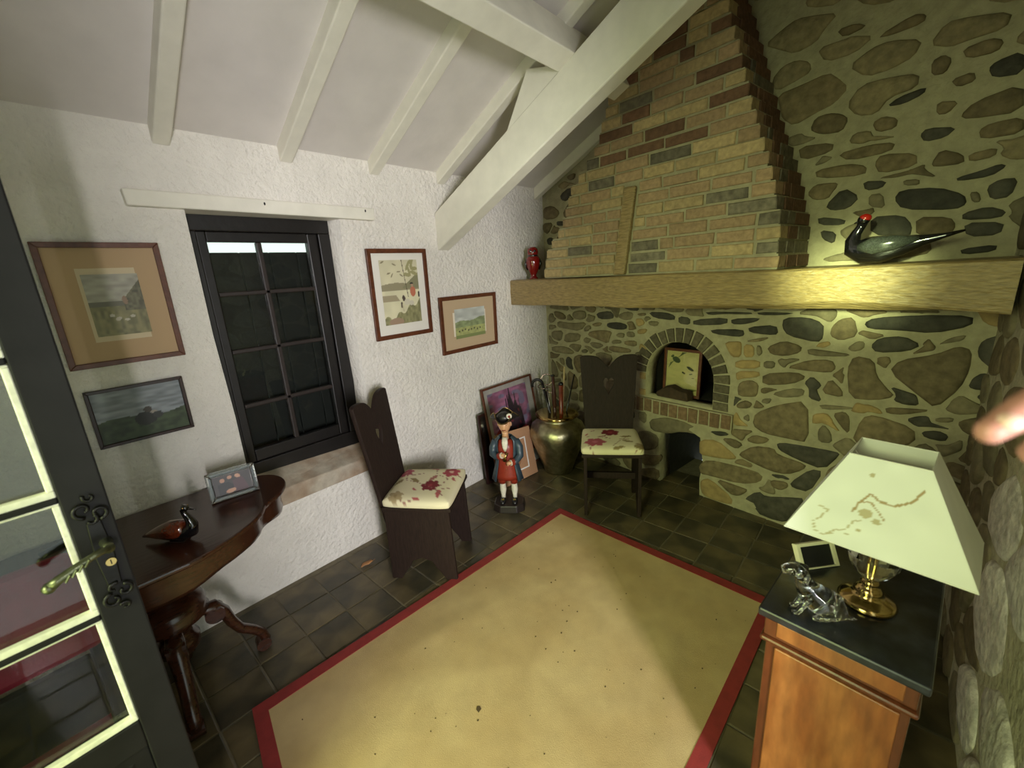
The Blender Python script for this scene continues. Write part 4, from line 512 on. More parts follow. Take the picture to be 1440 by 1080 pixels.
for j in range(NY + 1):
    for i in range(NX + 1):
        x, y = bil(i / NX, j / NY, RI); b.v.append((x - 1.05, y - .95, rz_(x, y)))
b.f = [(j * (NX + 1) + i, j * (NX + 1) + i + 1, (j + 1) * (NX + 1) + i + 1, (j + 1) * (NX + 1) + i) for j in range(NY) for i in range(NX)]; b.c = [(1, 1, 1)] * len(b.v)
jute = mat('woven sand jute', S(174, 148, 100), .95, .5, 300, col2=S(186, 162, 114), vscale=3, var=.08, bdist=.002)
b.build('field', jute, rug, smooth=True)
redb = mat('dark red rug border', S(136, 42, 38), .9, .4, 260, var=.12, vscale=8, bdist=.002)
for k in range(4):
    a0, a1, i0, i1 = RQ[k], RQ[(k + 1) % 4], RI[k], RI[(k + 1) % 4]; b = MB(); n = 40; V = []
    for i in range(n + 1):
        t = i / n
        o_ = [a0[q] * (1 - t) + a1[q] * t for q in (0, 1)]; p_ = [i0[q] * (1 - t) + i1[q] * t for q in (0, 1)]; zz = rz_(*p_) + .002
        V += [(o_[0] - 1.05, o_[1] - .95, .001), (o_[0] - 1.05, o_[1] - .95, zz), (p_[0] - 1.05, p_[1] - .95, zz), (p_[0] - 1.05, p_[1] - .95, zz - .004)]
    b.add(V, [(i * 4 + q, i * 4 + q + 1, i * 4 + q + 5, i * 4 + q + 4) for i in range(n) for q in range(3)])
    b.build('border', redb, rug, smooth=False)
b = MB(); random.seed(11)
for i in range(90):
    x, y = bil(random.uniform(.06, .94), random.uniform(.06, .94), RQ); r = random.uniform(.002, .0045); a = random.uniform(0, PI)
    if i == 0: x, y, r = .78, .98, .016
    P = [(x + r * random.uniform(.5, 1.4) * math.cos(a + k * PI / 2.5), y + r * random.uniform(.4, 1) * math.sin(a + k * PI / 2.5)) for k in range(5)]
    z0 = rz_(x, y) + .0012; b.prism([(p[0], p[1]) for p in P], lambda u_, v_: (u_ - 1.05, v_ - .95, z0), lambda u_, v_: (u_ - 1.05, v_ - .95, z0 + .0012))
tag(b.build('lint_specks', mat('dark lint', S(78, 62, 34), .95), rug), kind='stuff')
random.seed(21)
# dry leaf on the tiles
lf = thing('dry_leaf', 'small curled dry leaf lying on the floor tiles under the window', 'leaf', (.955, 2.10, .003))
b = MB(); b.tube([(-.035, 0, .004), (-.015, .005, .012), (.01, 0, .01), (.03, -.006, .016), (.042, -.002, .006)], [.002, .014, .017, .012, .002], 8, .3)
b.build('leaf_blade', mat('dry brown leaf', S(168, 118, 74), .8, .6, 80, var=.3), lf, smooth=True)
b = MB(); b.tube([(.04, -.002, .006), (.06, .008, .003)], .0012, 6); b.build('leaf_stem', mat('dry brown leaf', (0, 0, 0)), lf)

# ---- pictures on the white wall
def picture(name, label, x0, x1, z0, z1, fw, fm, layers, base, prims, n=90, y=YA, tilt=.02, cat='picture', group=None, dep=.018, gl=True):
    """layers: (inset, colour) nested mats around the print"""
    t = thing(name, label, cat, ((x0 + x1) / 2, y - .002, z0)); W_, H_ = x1 - x0, z1 - z0; t.rotation_euler = (tilt, 0, 0)
    frame_parts(t, W_, H_, fw, fm, layers, base, prims, n, dep, gl); return t
def frame_parts(t, W_, H_, fw, fm, layers, base, prims, n=90, dep=.018, gl=True):
    h = W_ / 2
    for P in ([(-h, 0), (h, 0), (h - fw, fw), (-h + fw, fw)], [(-h, H_), (-h + fw, H_ - fw), (h - fw, H_ - fw), (h, H_)], [(-h, 0), (-h + fw, fw), (-h + fw, H_ - fw), (-h, H_)], [(h, 0), (h, H_), (h - fw, H_ - fw), (h - fw, fw)]):
        b = MB(); b.prism(P, lambda u_, v_: (u_, -dep, v_), lambda u_, v_: (u_, -.001, v_)); b.build('frame', fm, t, bevel=.002)
    MB().box((-h + .003, -.006, .003), (h - .003, -.001, H_ - .003)).build('backing', black, t)
    yy = -.0065
    for ins, col in layers:
        MB().box((-h + ins, yy - .001, ins), (h - ins, yy, H_ - ins)).build('mount', mat('card ' + '_'.join('%d' % q for q in col), S(*col), .85), t); yy -= .0015
    ins = (layers[-1][2] if layers and len(layers[-1]) > 2 else None)
    x_, y_, w_, h_ = prims.pop(0)
    print_mesh('print', w_, h_, base, prims, t, n=n, y=yy - .0006, z0=y_, x0=x_ - h)
    if gl: MB().box((-h + fw, -.0125, fw), (h - fw, -.0115, H_ - fw)).build('glazing', glass('picture glass'), t)
def layer(ins, *c): return (ins, c)
# tall hunting picture
def b3(U, V):
    sky = np.stack([.62 + 0 * U, .58 + 0 * U, .40 + 0 * U], -1) * (.9 + .25 * vnoise(U, V, 6, 1))[..., None]
    hill = np.array([.30, .27, .17]); sand = np.array([.72, .68, .46]); C = sky
    hz = .62 + .03 * np.sin(U * 4); C = np.where(((V < hz) & (V > .53))[..., None], hill, C)
    C = np.where((V < .53)[..., None], sand * (.85 + .2 * vnoise(U, V, 8, 2))[..., None], C)
    C = np.where(((V < .46) & (V > .36) & (U < .45 - (V - .36)))[..., None], np.array([.36, .31, .2]), C)
    C = np.where((V < .10 + .34 * np.maximum(0, U - .25) + .04 * np.sin(U * 20))[..., None], np.array([.27, .26, .13]) * (.6 + .8 * vnoise(U, V, 22, 3))[..., None], C)
    C = np.where(((U > .55) & (V > .56) & (V < .72 - .5 * (1 - U)+.08))[..., None], np.array([.25, .24, .14]), C); return C
p3 = [(.075, .085, .27, .385)] + [('l', [(.58, 1), (.62, .75), (.68, .42)], .008, (.10, .08, .05))] + [('e', x, y, .05, .012, a, (.25, .22, .13)) for x, y, a in ((.08, .97, .3), (.38, .93, -.3), (.22, .80, .2), (.3, .77, .8), (.48, .82, .1), (.55, .76, -.4))] + \
     [('e', .8 + .1 * math.cos(k), .86 + .1 * math.sin(k * 1.7), .10, .03, k, (.34, .32, .16)) for k in range(7)] + \
     [('e', .82, .50, .075, .085, 0, (.50, .17, .10)), ('e', .81, .60, .028, .03, 0, (.45, .3, .2)), ('e', .80, .63, .045, .015, 0, (.03, .03, .03)), ('e', .98, .45, .03, .05, 0, (.05, .04, .03)),
      ('e', .55, .40, .04, .05, .4, (.08, .06, .05)), ('e', .63, .34, .08, .05, .2, (.62, .58, .45)), ('e', .48, .30, .03, .05, 0, (.10, .08, .06)), ('e', .75, .32, .07, .04, 0, (.6, .56, .44)), ('l', [(.5, .3), (.52, .2)], .01, (.5, .45, .3)), ('e', .3, .04, .2, .06, 0, (.36, .25, .17))]
picture('tall_picture', 'tall brown framed print of a huntsman in red with dogs and white mount', 1.337, 1.758, 1.243, 1.778, .026, framewood, [layer(.02, 226, 222, 212)], b3, p3, 80, gl=False)
# small landscape
def b4(U, V):
    C = np.stack([.52 + 0 * U, .54 + 0 * U, .50 + 0 * U], -1) * (.75 + .45 * vnoise(U, V * 2, 6, 5))[..., None]
    C = np.where((V < .55 + .10 * U + .03 * np.sin(U * 9))[..., None], np.array([.25, .30, .15]) * (.7 + .6 * vnoise(U, V, 15, 6))[..., None], C)
    C = np.where((V < .38)[..., None], np.array([.38, .40, .16]) * (.75 + .5 * vnoise(U, V, 20, 7))[..., None], C)
    return np.where((V < .12)[..., None], np.array([.22, .26, .10]), C)
p4 = [(.13, .095, .295, .21)] + [('e', .12 + .1 * k, .25 + .02 * (k % 3), .022, .03, 0, (.06, .05, .04)) for k in range(8)]
picture('landscape_picture', 'small brown framed landscape print with tan mount nearest the room corner', 1.828, 2.378, 1.066, 1.464, .026, framewood, [layer(.02, 190, 166, 134), layer(.115, 226, 216, 196)], b4, p4, 70, gl=False)
# large left picture
def b1(U, V):
    C = np.stack([.33 + 0 * U, .31 + 0 * U, .25 + 0 * U], -1) * (.8 + .5 * vnoise(U, V * 3, 7, 8))[..., None]
    C = np.where((V < .50)[..., None], np.array([.20, .18, .08]) * (.6 + .8 * vnoise(U, V, 16, 9))[..., None], C)
    C = np.where(((V < .56) & (V > .48))[..., None], np.array([.13, .12, .08]), C)
    return np.where(((U > .62) & (V > .4) & (V < .85 * U + .05))[..., None], np.array([.12, .11, .06]) * (.5 + vnoise(U, V, 24, 10))[..., None], C)
p1 = [(.105, .115, .165, .235), ('e', .35, .33, .05, .025, 0, (.5, .45, .36)), ('e', .45, .27, .06, .03, .3, (.48, .42, .32)), ('e', .6, .25, .05, .02, 0, (.5, .45, .35)), ('e', .72, .3, .05, .025, 0, (.45, .4, .3)), ('e', .65, .57, .05, .07, .2, (.25, .16, .1))]
picture('large_picture', 'large brown framed country print with wide tan mount beside the door', .045, .405, 1.333, 1.80, .020, framewood, [layer(.018, 184, 156, 122), layer(.0945, 206, 190, 160)], b1, p1, 70, gl=False)
def b2(U, V):
    C = np.stack([.20 + 0 * U, .22 + 0 * U, .24 + 0 * U], -1) * (.7 + .8 * vnoise(U, V * 3, 8, 11))[..., None]
    return np.where((V < .42 + .05 * np.sin(U * 7))[..., None], np.array([.04, .06, .025]) * (.5 + vnoise(U, V, 18, 12))[..., None], C)
p2 = [(.014, .013, .285, .211), ('e', .52, .35, .13, .14, 0, (.015, .015, .013)), ('e', .56, .52, .05, .06, 0, (.05, .04, .03)), ('e', .62, .45, .04, .03, 0, (.3, .26, .22)), ('e', .66, .38, .06, .07, 0, (.03, .03, .03))]
picture('dark_picture', 'small black framed dark photograph hanging below the large picture', .057, .370, 1.008, 1.245, .013, darkframe, [layer(.012, 40, 40, 38)], b2, p2, 70, gl=False)

# ---- dark board chairs with flowered cushions
def floral(flowers):
    pr_ = []
    for x, y, r, c1, c2 in flowers:
        pr_.append(('l', [(x, y), (x - .1, y - .14), (x - .05, y - .3)], .006, S(150, 96, 88)))
        r *= 1.3
        for k in range(6):
            a = k * PI / 3 + x * 9; pr_.append(('e', x + r * .62 * math.cos(a), y + r * .55 * math.sin(a), r * .5, r * .4, a, c1))
        pr_.append(('e', x, y, r * .3, r * .26, 0, c2))
    return pr_
DR, PK = S(120, 30, 40), S(176, 84, 98)
leaf = lambda x, y, a, c=S(148, 128, 84), r=.09: ('e', x, y, r, r * .38, a, c)
F1 = floral([(.40, .40, .10, DR, S(150, 50, 60)), (.80, .20, .10, S(170, 70, 80), S(220, 180, 160)), (.80, .90, .09, PK, S(200, 120, 120)), (.12, .80, .08, S(170, 150, 110), S(150, 130, 90))]) + \
     [leaf(.55, .68, .9), leaf(.2, .22, .2, S(180, 90, 90)), leaf(.62, .42, -.3, S(170, 110, 100)), leaf(.6, .12, .5, S(180, 90, 90), .05), leaf(.93, .5, 1.2, S(180, 90, 90)), leaf(.3, .6, .8, S(180, 90, 90), .05), leaf(.5, .9, -.5), leaf(.08, .5, 1.3, S(180, 90, 90), .05),
      ('l', [(.15, .15), (.3, .3), (.45, .55), (.55, .8), (.8, .88)], .005, S(150, 100, 90)), ('l', [(.4, .25), (.6, .2), (.72, .4), (.9, .45)], .005, S(150, 100, 90))]
F2 = floral([(.50, .68, .11, DR, S(150, 50, 60)), (.24, .26, .12, PK, S(200, 110, 130)), (.95, .15, .08, S(170, 150, 110), S(150, 130, 90))]) + \
     [leaf(.74, .5, .1), leaf(.6, .08, .3), leaf(.75, .3, -.4), leaf(.2, .75, .3, S(170, 130, 110), .05), leaf(.1, .6, 1.3, S(190, 110, 110), .05), leaf(.9, .08, -.6), leaf(.35, .5, .2, S(170, 130, 110), .06),
      ('l', [(.1, .5), (.3, .48), (.5, .4), (.8, .38)], .005, S(150, 100, 90)), ('l', [(.5, .1), (.62, .3), (.8, .55)], .005, S(150, 120, 80))]
def chair(label, x, y, rz, fl_, stretch=True):
    t = thing('board_chair', label, 'chair', (x, y, 0), rz, 'dark oak board chairs with flowered seats')
    hw, hd = .195, .185
    # side panels with an arched foot
    for sx in (-1, 1):
        P = [(-hd, 0), (-hd + .06, 0), (-hd + .085, .045), (-.075, .075), (-.055, .115), (0, .135), (.055, .115), (.075, .075), (hd - .085, .045), (hd - .055, 0), (hd, 0), (hd - .005, .425), (-hd + .012, .425)]
        xo, xi = sx * (hw - .012), sx * (hw - .034)
        b = MB(); b.prism(P, lambda u_, v_: (xo, u_, v_), lambda u_, v_: (xi, u_, v_)); b.build('side_panel', chairwood, t, bevel=.003)
    MB().box((-hw + .03, -.02, .19), (hw - .03, .005, .235)).build('stretcher', chairwood, t, bevel=.003)
    MB().box((-hw, -hd - .004, .420), (hw, hd, .442)).build('seat_board', chairwood, t, bevel=.004)
    # cushion
    n = 44; b = MB(); V = []; C = []
    u_ = np.linspace(0, 1, n + 1); U, Vv = np.meshgrid(u_, u_); cc = paint_eval(U, Vv, S(226, 216, 180), fl_)
    for j in range(n + 1):
        for i in range(n + 1):
            a, c_ = i / n * 2 - 1, j / n * 2 - 1
            r = .94 - .06 * (abs(a * c_)) ** 3
            ex = (1 - max(abs(a), abs(c_)) ** 6); z = .448 + .046 * (max(0, ex) ** .42)
            k = 1 - .035 * (1 - max(0, ex) ** .5 if max(abs(a), abs(c_)) > .97 else 0)
            tp = 1 - .06 * (c_ + 1) / 2
            V.append((a * (hw + .014) * k * (1 - .05 * abs(c_) ** 6) * tp, c_ * (hd + .012) * k * (1 - .05 * abs(a) ** 6), z)); C.append(tuple(cc[j, i]))
    b.v = V; b.c = C; b.f = [(j * (n + 1) + i, j * (n + 1) + i + 1, (j + 1) * (n + 1) + i + 1, (j + 1) * (n + 1) + i) for j in range(n) for i in range(n)]
    rim = [i for i in range(n + 1)] + [i * (n + 1) + n for i in range(1, n + 1)] + [n * (n + 1) + i for i in range(n - 1, -1, -1)] + [i * (n + 1) for i in range(n - 1, 0, -1)]
    o0 = len(b.v); b.v += [(V[i][0] * .985, V[i][1] * .985, .4425) for i in rim]; b.c += [C[i] for i in rim]; m_ = len(rim)
    b.f += [(rim[k], rim[(k + 1) % m_], o0 + (k + 1) % m_, o0 + k) for k in range(m_)] + [tuple(range(o0, o0 + m_))]
    b.build('cushion', fabricM, t, smooth=True, colors=True)
    # back board with heart hole and ogee crest
    def crest(q):       # q 0..1 from the centre to the corner
        return 1.0 - .085 * math.exp(-(q / .26) ** 1.5) - (.0 if q < .9 else (q - .9) * .12)
    lo = .155; hi = .198; P = [(-lo, .30), (lo, .30), (lo + .01, .45)]
    P += [(hi * (1 - k / 12), crest(1 - k / 12)) for k in range(12)] + [(0, .910)] + [(-hi * (k / 12), crest(k / 12)) for k in range(1, 13)] + [(-lo - .01, .45)]
    heart = []
    for k in range(24):
        a = 2 * PI * k / 24; heart.append((.0026 * 16 * math.sin(a) ** 3 * .9, 1 * .79 + .0042 * (13 * math.cos(a) - 5 * math.cos(2 * a) - 2 * math.cos(3 * a) - math.cos(4 * a)) * 1.05))
    o = holes_slab('backrest', P, [heart], lambda u_, v_, w_: (u_, hd + .002 + w_ + (v_ - .45) * .12 + .022, v_), .022, chairwood, t)
    md = o.modifiers.new('b', 'BEVEL'); md.width = .003; md.segments = 2; md.limit_method = 'ANGLE'
    return t
chair('dark oak chair with heart cut-out and flowered seat standing beside the window', 1.246, 1.835, math.radians(34.5), F1)
chair('dark oak chair with flowered seat standing against the stone wall beside the brass urn', 2.395, 1.313, math.radians(-57.3), F2)

# ---- statue of a town crier
fig = thing('town_crier_statue', 'painted statue of a man in tricorn hat and blue coat on dark plinth', 'statue', (1.925, 1.845, 0), math.radians(-54)); fig.scale = (.96, .96, .955)
def cmat(nm, *c, r=.38): return mat(nm, S(*c), r, .15, 60, var=.12, vscale=20)
b = MB(); oct_ = [(.088, -.05), (.088, .05), (.05, .088), (-.05, .088), (-.088, .05), (-.088, -.05), (-.05, -.088), (.05, -.088)]
b.prism(oct_, lambda u_, v_: (u_ * 1.28, v_ * 1.05, .0), lambda u_, v_: (u_ * 1.2, v_ * .98, .055)); b.build('plinth', cmat('statue plinth', 38, 30, 28), fig, bevel=.006)
STK, RED, BLU, SKN = cmat('statue stocking', 214, 208, 190), cmat('statue red', 132, 44, 28), cmat('statue blue', 52, 66, 76), cmat('statue skin', 206, 158, 118)
for sx, px in ((-1, -.042), (1, .042)):
    b = MB(); b.tube([(px, .012, .066), (px, -.01, .068), (px * 1.05, -.045, .064), (px * 1.08, -.062, .060)], [.020, .021, .018, .008], 12, .75); b.build('shoe', cmat('statue shoe', 26, 24, 26), fig, smooth=True)
    MB().box((px - .010, -.040, .078), (px + .010, -.034, .086)).build('buckle', brassp, fig)
    b = MB(); b.tube([(px, .005, .07), (px, .006, .10), (px, .012, .14), (px, .006, .185), (px, .0, .21)], [.015, .016, .024, .021, .021], 14); b.build('stocking', STK, fig, smooth=True)
    b = MB(); b.tube([(px, 0, .198), (px, 0, .225), (px * .95, 0, .28), (px * .8, 0, .34), (px * .7, 0, .37)], [.024, .030, .036, .042, .04], 14); b.build('breeches', RED, fig, smooth=True)
b = MB()     # waistcoat: long red front with skirts
b.tube([(0, -.002, .250), (0, -.004, .275), (0, -.006, .31), (0, -.010, .36), (0, -.012, .42), (0, -.008, .48), (0, -.004, .54)], [.090, .086, .078, .066, .058, .062, .050], 20, .72); b.build('waistcoat', RED, fig, smooth=True)
for k in range(6): MB().ball((0.002, -.055 - .002 * (k % 2), .335 + k * .032), .005).build('button', brassp, fig, smooth=True)
b = MB()     # coat: shell open in front
N_ = 22; prof = [(.235, .112, .090), (.30, .096, .078), (.36, .080, .064), (.42, .074, .058), (.48, .080, .060), (.535, .082, .055), (.565, .050, .040)]
V = []
for z_, rx, ry in prof:
    for k in range(N_ + 1):
        a = math.radians(-90 + 46) + math.radians(268) * k / N_; fo = 1 + (.05 * math.sin(k * 2.4) * (1 if z_ < .37 else 0))
        V.append((rx * fo * math.cos(a), ry * fo * math.sin(a) + .004, z_))
n1 = len(V); V += [(x * .93, y * .93, z_) for x, y, z_ in V]; M_ = N_ + 1; F = []
for r in range(len(prof) - 1):
    for k in range(N_):
        i = r * M_ + k; F += [(i, i + 1, i + M_ + 1, i + M_), (n1 + i, n1 + i + M_, n1 + i + M_ + 1, n1 + i + 1)]
    for k in (0, N_):
        i = r * M_ + k; F.append((i, i + M_, n1 + i + M_, n1 + i))
for k in range(N_): F += [(k, n1 + k, n1 + k + 1, k + 1), ((len(prof) - 1) * M_ + k, (len(prof) - 1) * M_ + k + 1, n1 + (len(prof) - 1) * M_ + k + 1, n1 + (len(prof) - 1) * M_ + k)]
b.add(V, F); b.build('coat', BLU, fig, smooth=True)
b = MB(); b.tube([(-.072, 0, .53), (-.092, -.005, .48), (-.094, -.02, .435), (-.06, -.062, .43), (-.03, -.078, .445)], [.026, .028, .026, .023, .020], 12); b.build('sleeve', BLU, fig, smooth=True)
b = MB(); b.tube([(.072, 0, .53), (.094, -.002, .48), (.098, -.018, .42), (.068, -.062, .395), (.045, -.078, .395)], [.026, .028, .026, .023, .020], 12); b.build('sleeve', BLU, fig, smooth=True)
for p0, p1 in (((-.045, -.071, .438), (-.026, -.080, .447)), ((.058, -.070, .395), (.040, -.081, .395))):
    b = MB(); b.tube([p0, p1], [.025, .026], 14); b.build('cuff', RED, fig)
    q = Vector(p1); dd = (Vector(p1) - Vector(p0)).normalized(); b = MB(); b.tube([q, q + dd * .006], [.021, .022], 14); b.build('lace_cuff', STK, fig)
    h = q + dd * .018; b = MB(); b.ball(h, (.017, .013, .014)); b.build('hand', SKN, fig, smooth=True)
    for k in range(5):
        b = MB(); o_ = Vector((0, -.010, .010 - k * .0055)); e_ = h + dd * (.012 - abs(k - 2) * .002) + o_; b.tube([h + o_ * .6, e_, e_ + Vector((0, .008, -.002)) ], [.0045, .0045, .003], 8); b.build('finger', SKN, fig, smooth=True)
b = MB(); b.tube([(.02, -.085, .47), (.0, -.088, .44), (-.005, -.085, .41)], [.006, .010, .014], 12); b.build('hand_bell', brassp, fig, smooth=True)
b = MB(); b.tube([(0, -.036, .565), (0, -.052, .535), (0, -.060, .50), (0, -.061, .47)], [.018, .022, .018, .006], 10, .45, up=(0, 1, 0)); b.build('jabot', STK, fig, smooth=True)
b = MB(); b.tube([(0, 0, .545), (0, -.002, .585), (0, -.004, .60)], [.026, .022, .024], 14); b.build('neck', SKN, fig, smooth=True)
# head as one shaped mesh with nose, brow, chin, ears
b = MB(); seg, rg = 24, 16; V = []
for i in range(rg + 1):
    th = PI * i / rg
    for k in range(seg):
        a = 2 * PI * k / seg; x, y, z = math.sin(th) * math.cos(a), math.sin(th) * math.sin(a), -math.cos(th)
        f = max(0, -y); jaw = 1 - .22 * max(0, -z) * 1.0
        px, py, pz = .036 * x * jaw, .040 * y * (1 - .12 * max(0, -z)), .050 * z
        g = lambda cx, cz, w_, h_: math.exp(-((x - cx) / w_) ** 2 - ((z - cz) / h_) ** 2) * (f > .3)
        py -= .014 * g(0, -.10, .16, .20) + .004 * g(0, .22, .5, .10) + .006 * g(0, -.72, .3, .15) + .003 * g(0, -.42, .22, .07) - .006 * g(.33, .08, .16, .10) - .006 * g(-.33, .08, .16, .10)
        V.append((px, py - .004, .640 + pz))
b.add(V, [(i * seg + k, i * seg + (k + 1) % seg, (i + 1) * seg + (k + 1) % seg, (i + 1) * seg + k) for i in range(rg) for k in range(seg)]); hd_ = b.build('head', SKN, fig, smooth=True)
for sx in (-1, 1):
    MB().ball((sx * .0125, -.0375, .646), (.0055, .003, .0035)).build('eye', cmat('statue eye', 30, 22, 20), hd_, smooth=True)
    MB().tube([(sx * .006, -.043, .654), (sx * .014, -.042, .657), (sx * .021, -.037, .654)], .0018, 6).build('eyebrow', cmat('statue eye', 0, 0, 0), hd_)
    MB().ball((sx * .036, .0, .640), (.005, .009, .012)).build('ear', SKN, hd_, smooth=True)
MB().tube([(-.010, -.042, .618), (0, -.0445, .6165), (.010, -.042, .618)], .0022, 6).build('mouth', RED, hd_)
b = MB(); b.tube([(0, .012, .675), (0, .028, .65), (0, .034, .615), (0, .036, .585), (0, .04, .56)], [.030, .031, .026, .018, .008], 14, .7); b.build('hair', cmat('statue hair', 52, 38, 28), fig, smooth=True)
b = MB(); b.lathe([(.038, .0), (.042, .018), (.036, .034), (.018, .044), (.002, .046)], (0, -.002, .666), 20); b.build('hat_crown', cmat('statue hat', 36, 34, 32), fig, smooth=True)
b = MB(); V = []; n = 48
for k in range(n):
    a = 2 * PI * k / n; t3 = (math.cos(3 * (a + PI / 2)) + 1) / 2; r1 = .060 + .030 * t3; zz = .046 * (1 - t3) ** 1.2
    V += [(.038 * math.cos(a), .038 * math.sin(a), .668), (r1 * math.cos(a), r1 * math.sin(a), .672 + zz), (r1 * 1.03 * math.cos(a), r1 * 1.03 * math.sin(a), .669 + zz), (.041 * math.cos(a), .041 * math.sin(a), .662)]
b.add(V, [(k * 4 + q, ((k + 1) % n) * 4 + q, ((k + 1) % n) * 4 + (q + 1) % 4, k * 4 + (q + 1) % 4) for k in range(n) for q in range(4)]); br = b.build('hat_brim', cmat('statue hat', 0, 0, 0), fig, smooth=True)
b = MB(); b.tube([Vector(V[k * 4 + 1]) for k in range(n)] + [Vector(V[1])], .0028, 6); b.build('gold_trim', brassp, br)
b = MB(); b.tube([(.034, -.052, .705), (.036, -.060, .705)], [.016, .014], 16); b.build('cockade', STK, br)
b = MB(); b.tube([(.034, -.058, .705), (.0365, -.063, .705)], [.008, .007], 12); b.build('cockade_centre', RED, br)

HEAD_SCALE = 1.24            # the statue has a large head and hat
for ch in fig.children:
    if ch.name.split('.')[0] in ('head', 'hair', 'hat_crown', 'hat_brim', 'cockade', 'cockade_centre'):
        ch.scale = (HEAD_SCALE,) * 3; ch.location = (0, .0, .592 * (1 - HEAD_SCALE))

# ---- brass urn and the sticks standing in it
ux, uy = 2.60, 1.905
urn = thing('brass_urn', 'large hammered brass urn full of sticks in the room corner', 'urn', (ux, uy, 0))
b = MB(); pr_ = [(.085, 0), (.098, .004), (.100, .02), (.118, .09), (.146, .18), (.172, .27), (.188, .34), (.190, .385), (.176, .43), (.142, .462), (.118, .478), (.114, .492), (.128, .508), (.140, .520), (.140, .530), (.130, .534), (.112, .522), (.100, .50), (.100, .47), (.16, .42), (.17, .35), (.14, .2), (.08, .03)]
b.lathe([(r * 1.18, z * .93) for r, z in pr_], seg=40); b.build('urn_body', brass, urn, smooth=True)
b = MB(); b.lathe([(r * 1.18, z * .93) for r, z in [(.132, .505), (.145, .513), (.147, .524), (.140, .535), (.130, .538)]], seg=40); b.build('urn_rim', brassp, urn, smooth=True)
def stick(name, label, base, topp, r0, r1, material, extra=None, cat='stick'):
    base, topp = Vector(base), Vector(topp); t = thing(name, label, cat, (ux + base.x, uy + base.y, base.z)); q = topp - base
    b = MB(); b.tube([(0, 0, 0), q * .5, q], [r0 * 1.35, (r0 + r1) * .675, r1 * 1.35], 10); b.build('shaft', material, t, smooth=True)
    if extra: extra(t, q)
    return t
dkw = mat('dark varnished stick', S(58, 30, 20), .3, .2, 30, var=.3, vscale=12); rdw = mat('reddish turned wood', S(104, 44, 24), .25, .1, 20, var=.3, vscale=12); bamboo = mat('pale cane', S(190, 168, 120), .5, .2, 40, var=.15, vscale=20)
# view axes of the corner: cr points to the right seen from the door
cr = Vector((.66, -.75, 0))
def crook(t, q):
    r = .042; P = [q + Vector((0, 0, 0))]; l = -cr
    for k in range(1, 10):
        a = PI * k / 9 * 1.12; P.append(q + l * (r - r * math.cos(a)) + Vector((0, 0, r * math.sin(a))))
    b = MB(); b.tube(P, [.011] * 9 + [.012], 10); b.build('crook_handle', black if False else iron, t, smooth=True)
stick('walking_cane', 'black walking cane with curved crook handle leaning left in the urn', (.03, -.02, .07), tuple(-cr * .105 + Vector((0, 0, .735))), .007, .0085, mat('black lacquered cane', S(20, 18, 18), .2), crook, 'cane')
def rings(t, q):
    for c_, r, tl in ((Vector((0, 0, .035)), .044, .2), (-cr * .035 + Vector((0, 0, -.02)), .036, 1.2), (cr * .03 + Vector((0, 0, -.05)), .032, .9)):
        P = []
        for k in range(19):
            a = 2 * PI * k / 18; P.append(q + c_ + cr * (r * math.cos(a)) + Vector((.5 * math.sin(tl), .5 * math.sin(tl), math.cos(tl))) * r * math.sin(a))
        b = MB(); b.tube(P, .0046, 8); b.build('ring', mat('tarnished steel', S(150, 132, 120), .25, metal=1), t, smooth=True)
stick('shooting_stick', 'steel shooting stick with open ring handles in the brass urn', (.02, .04, .07), tuple(-cr * .055 + Vector((0, .02, .735))), .005, .005, steel, rings, 'stick')
def club(t, q):
    b = MB(); d_ = q.normalized(); b.tube([q * .62, q * .68, q * .8, q * .9, q * .97], [.008, .017, .019, .012, .009], 12); b.build('grip', dkw, t, smooth=True)
    MB().ball(q + d_ * .004, (.017, .017, .010)).build('end_cap', mat('black lacquered cane', (0, 0, 0)), t, smooth=True)
stick('wooden_club', 'dark wooden club with flat round top, taller one in the urn', (.0, .01, .07), tuple(cr * .012 + Vector((-.03, .02, .80))), .010, .009, dkw, club, 'club')
def bulb(t, q):
    b = MB(); b.tube([q * .55, q * .62, q * .75, q * .9, q], [.010, .018, .012, .012, .015], 12); b.build('turned_shaft', rdw, t, smooth=True)
    MB().ball(q + Vector((0, 0, .008)), (.020, .020, .017)).build('knob', mat('black lacquered cane', (0, 0, 0)), t, smooth=True)
stick('knobbed_stick', 'reddish turned stick with black round knob at the front of urn', (.01, -.03, .07), tuple(cr * .035 + Vector((-.05, -.04, .74))), .011, .013, rdw, bulb, 'stick')
stick('bamboo_cane', 'thin pale bamboo cane standing upright in the brass urn', (.03, .0, .07), tuple(cr * .075 + Vector((.02, .02, .86))), .005, .005, bamboo, None, 'cane')
stick('riding_crop', 'thin black riding crop leaning to the right in the urn', (-.01, .02, .07), tuple(cr * .135 + Vector((.02, 0, .80))), .006, .004, mat('black lacquered cane', (0, 0, 0)), None, 'crop')
stick('dark_stick', 'short dark stick behind the black cane in the urn', (.02, .03, .07), tuple(-cr * .075 + Vector((.05, .04, .66))), .011, .010, dkw, None, 'stick')

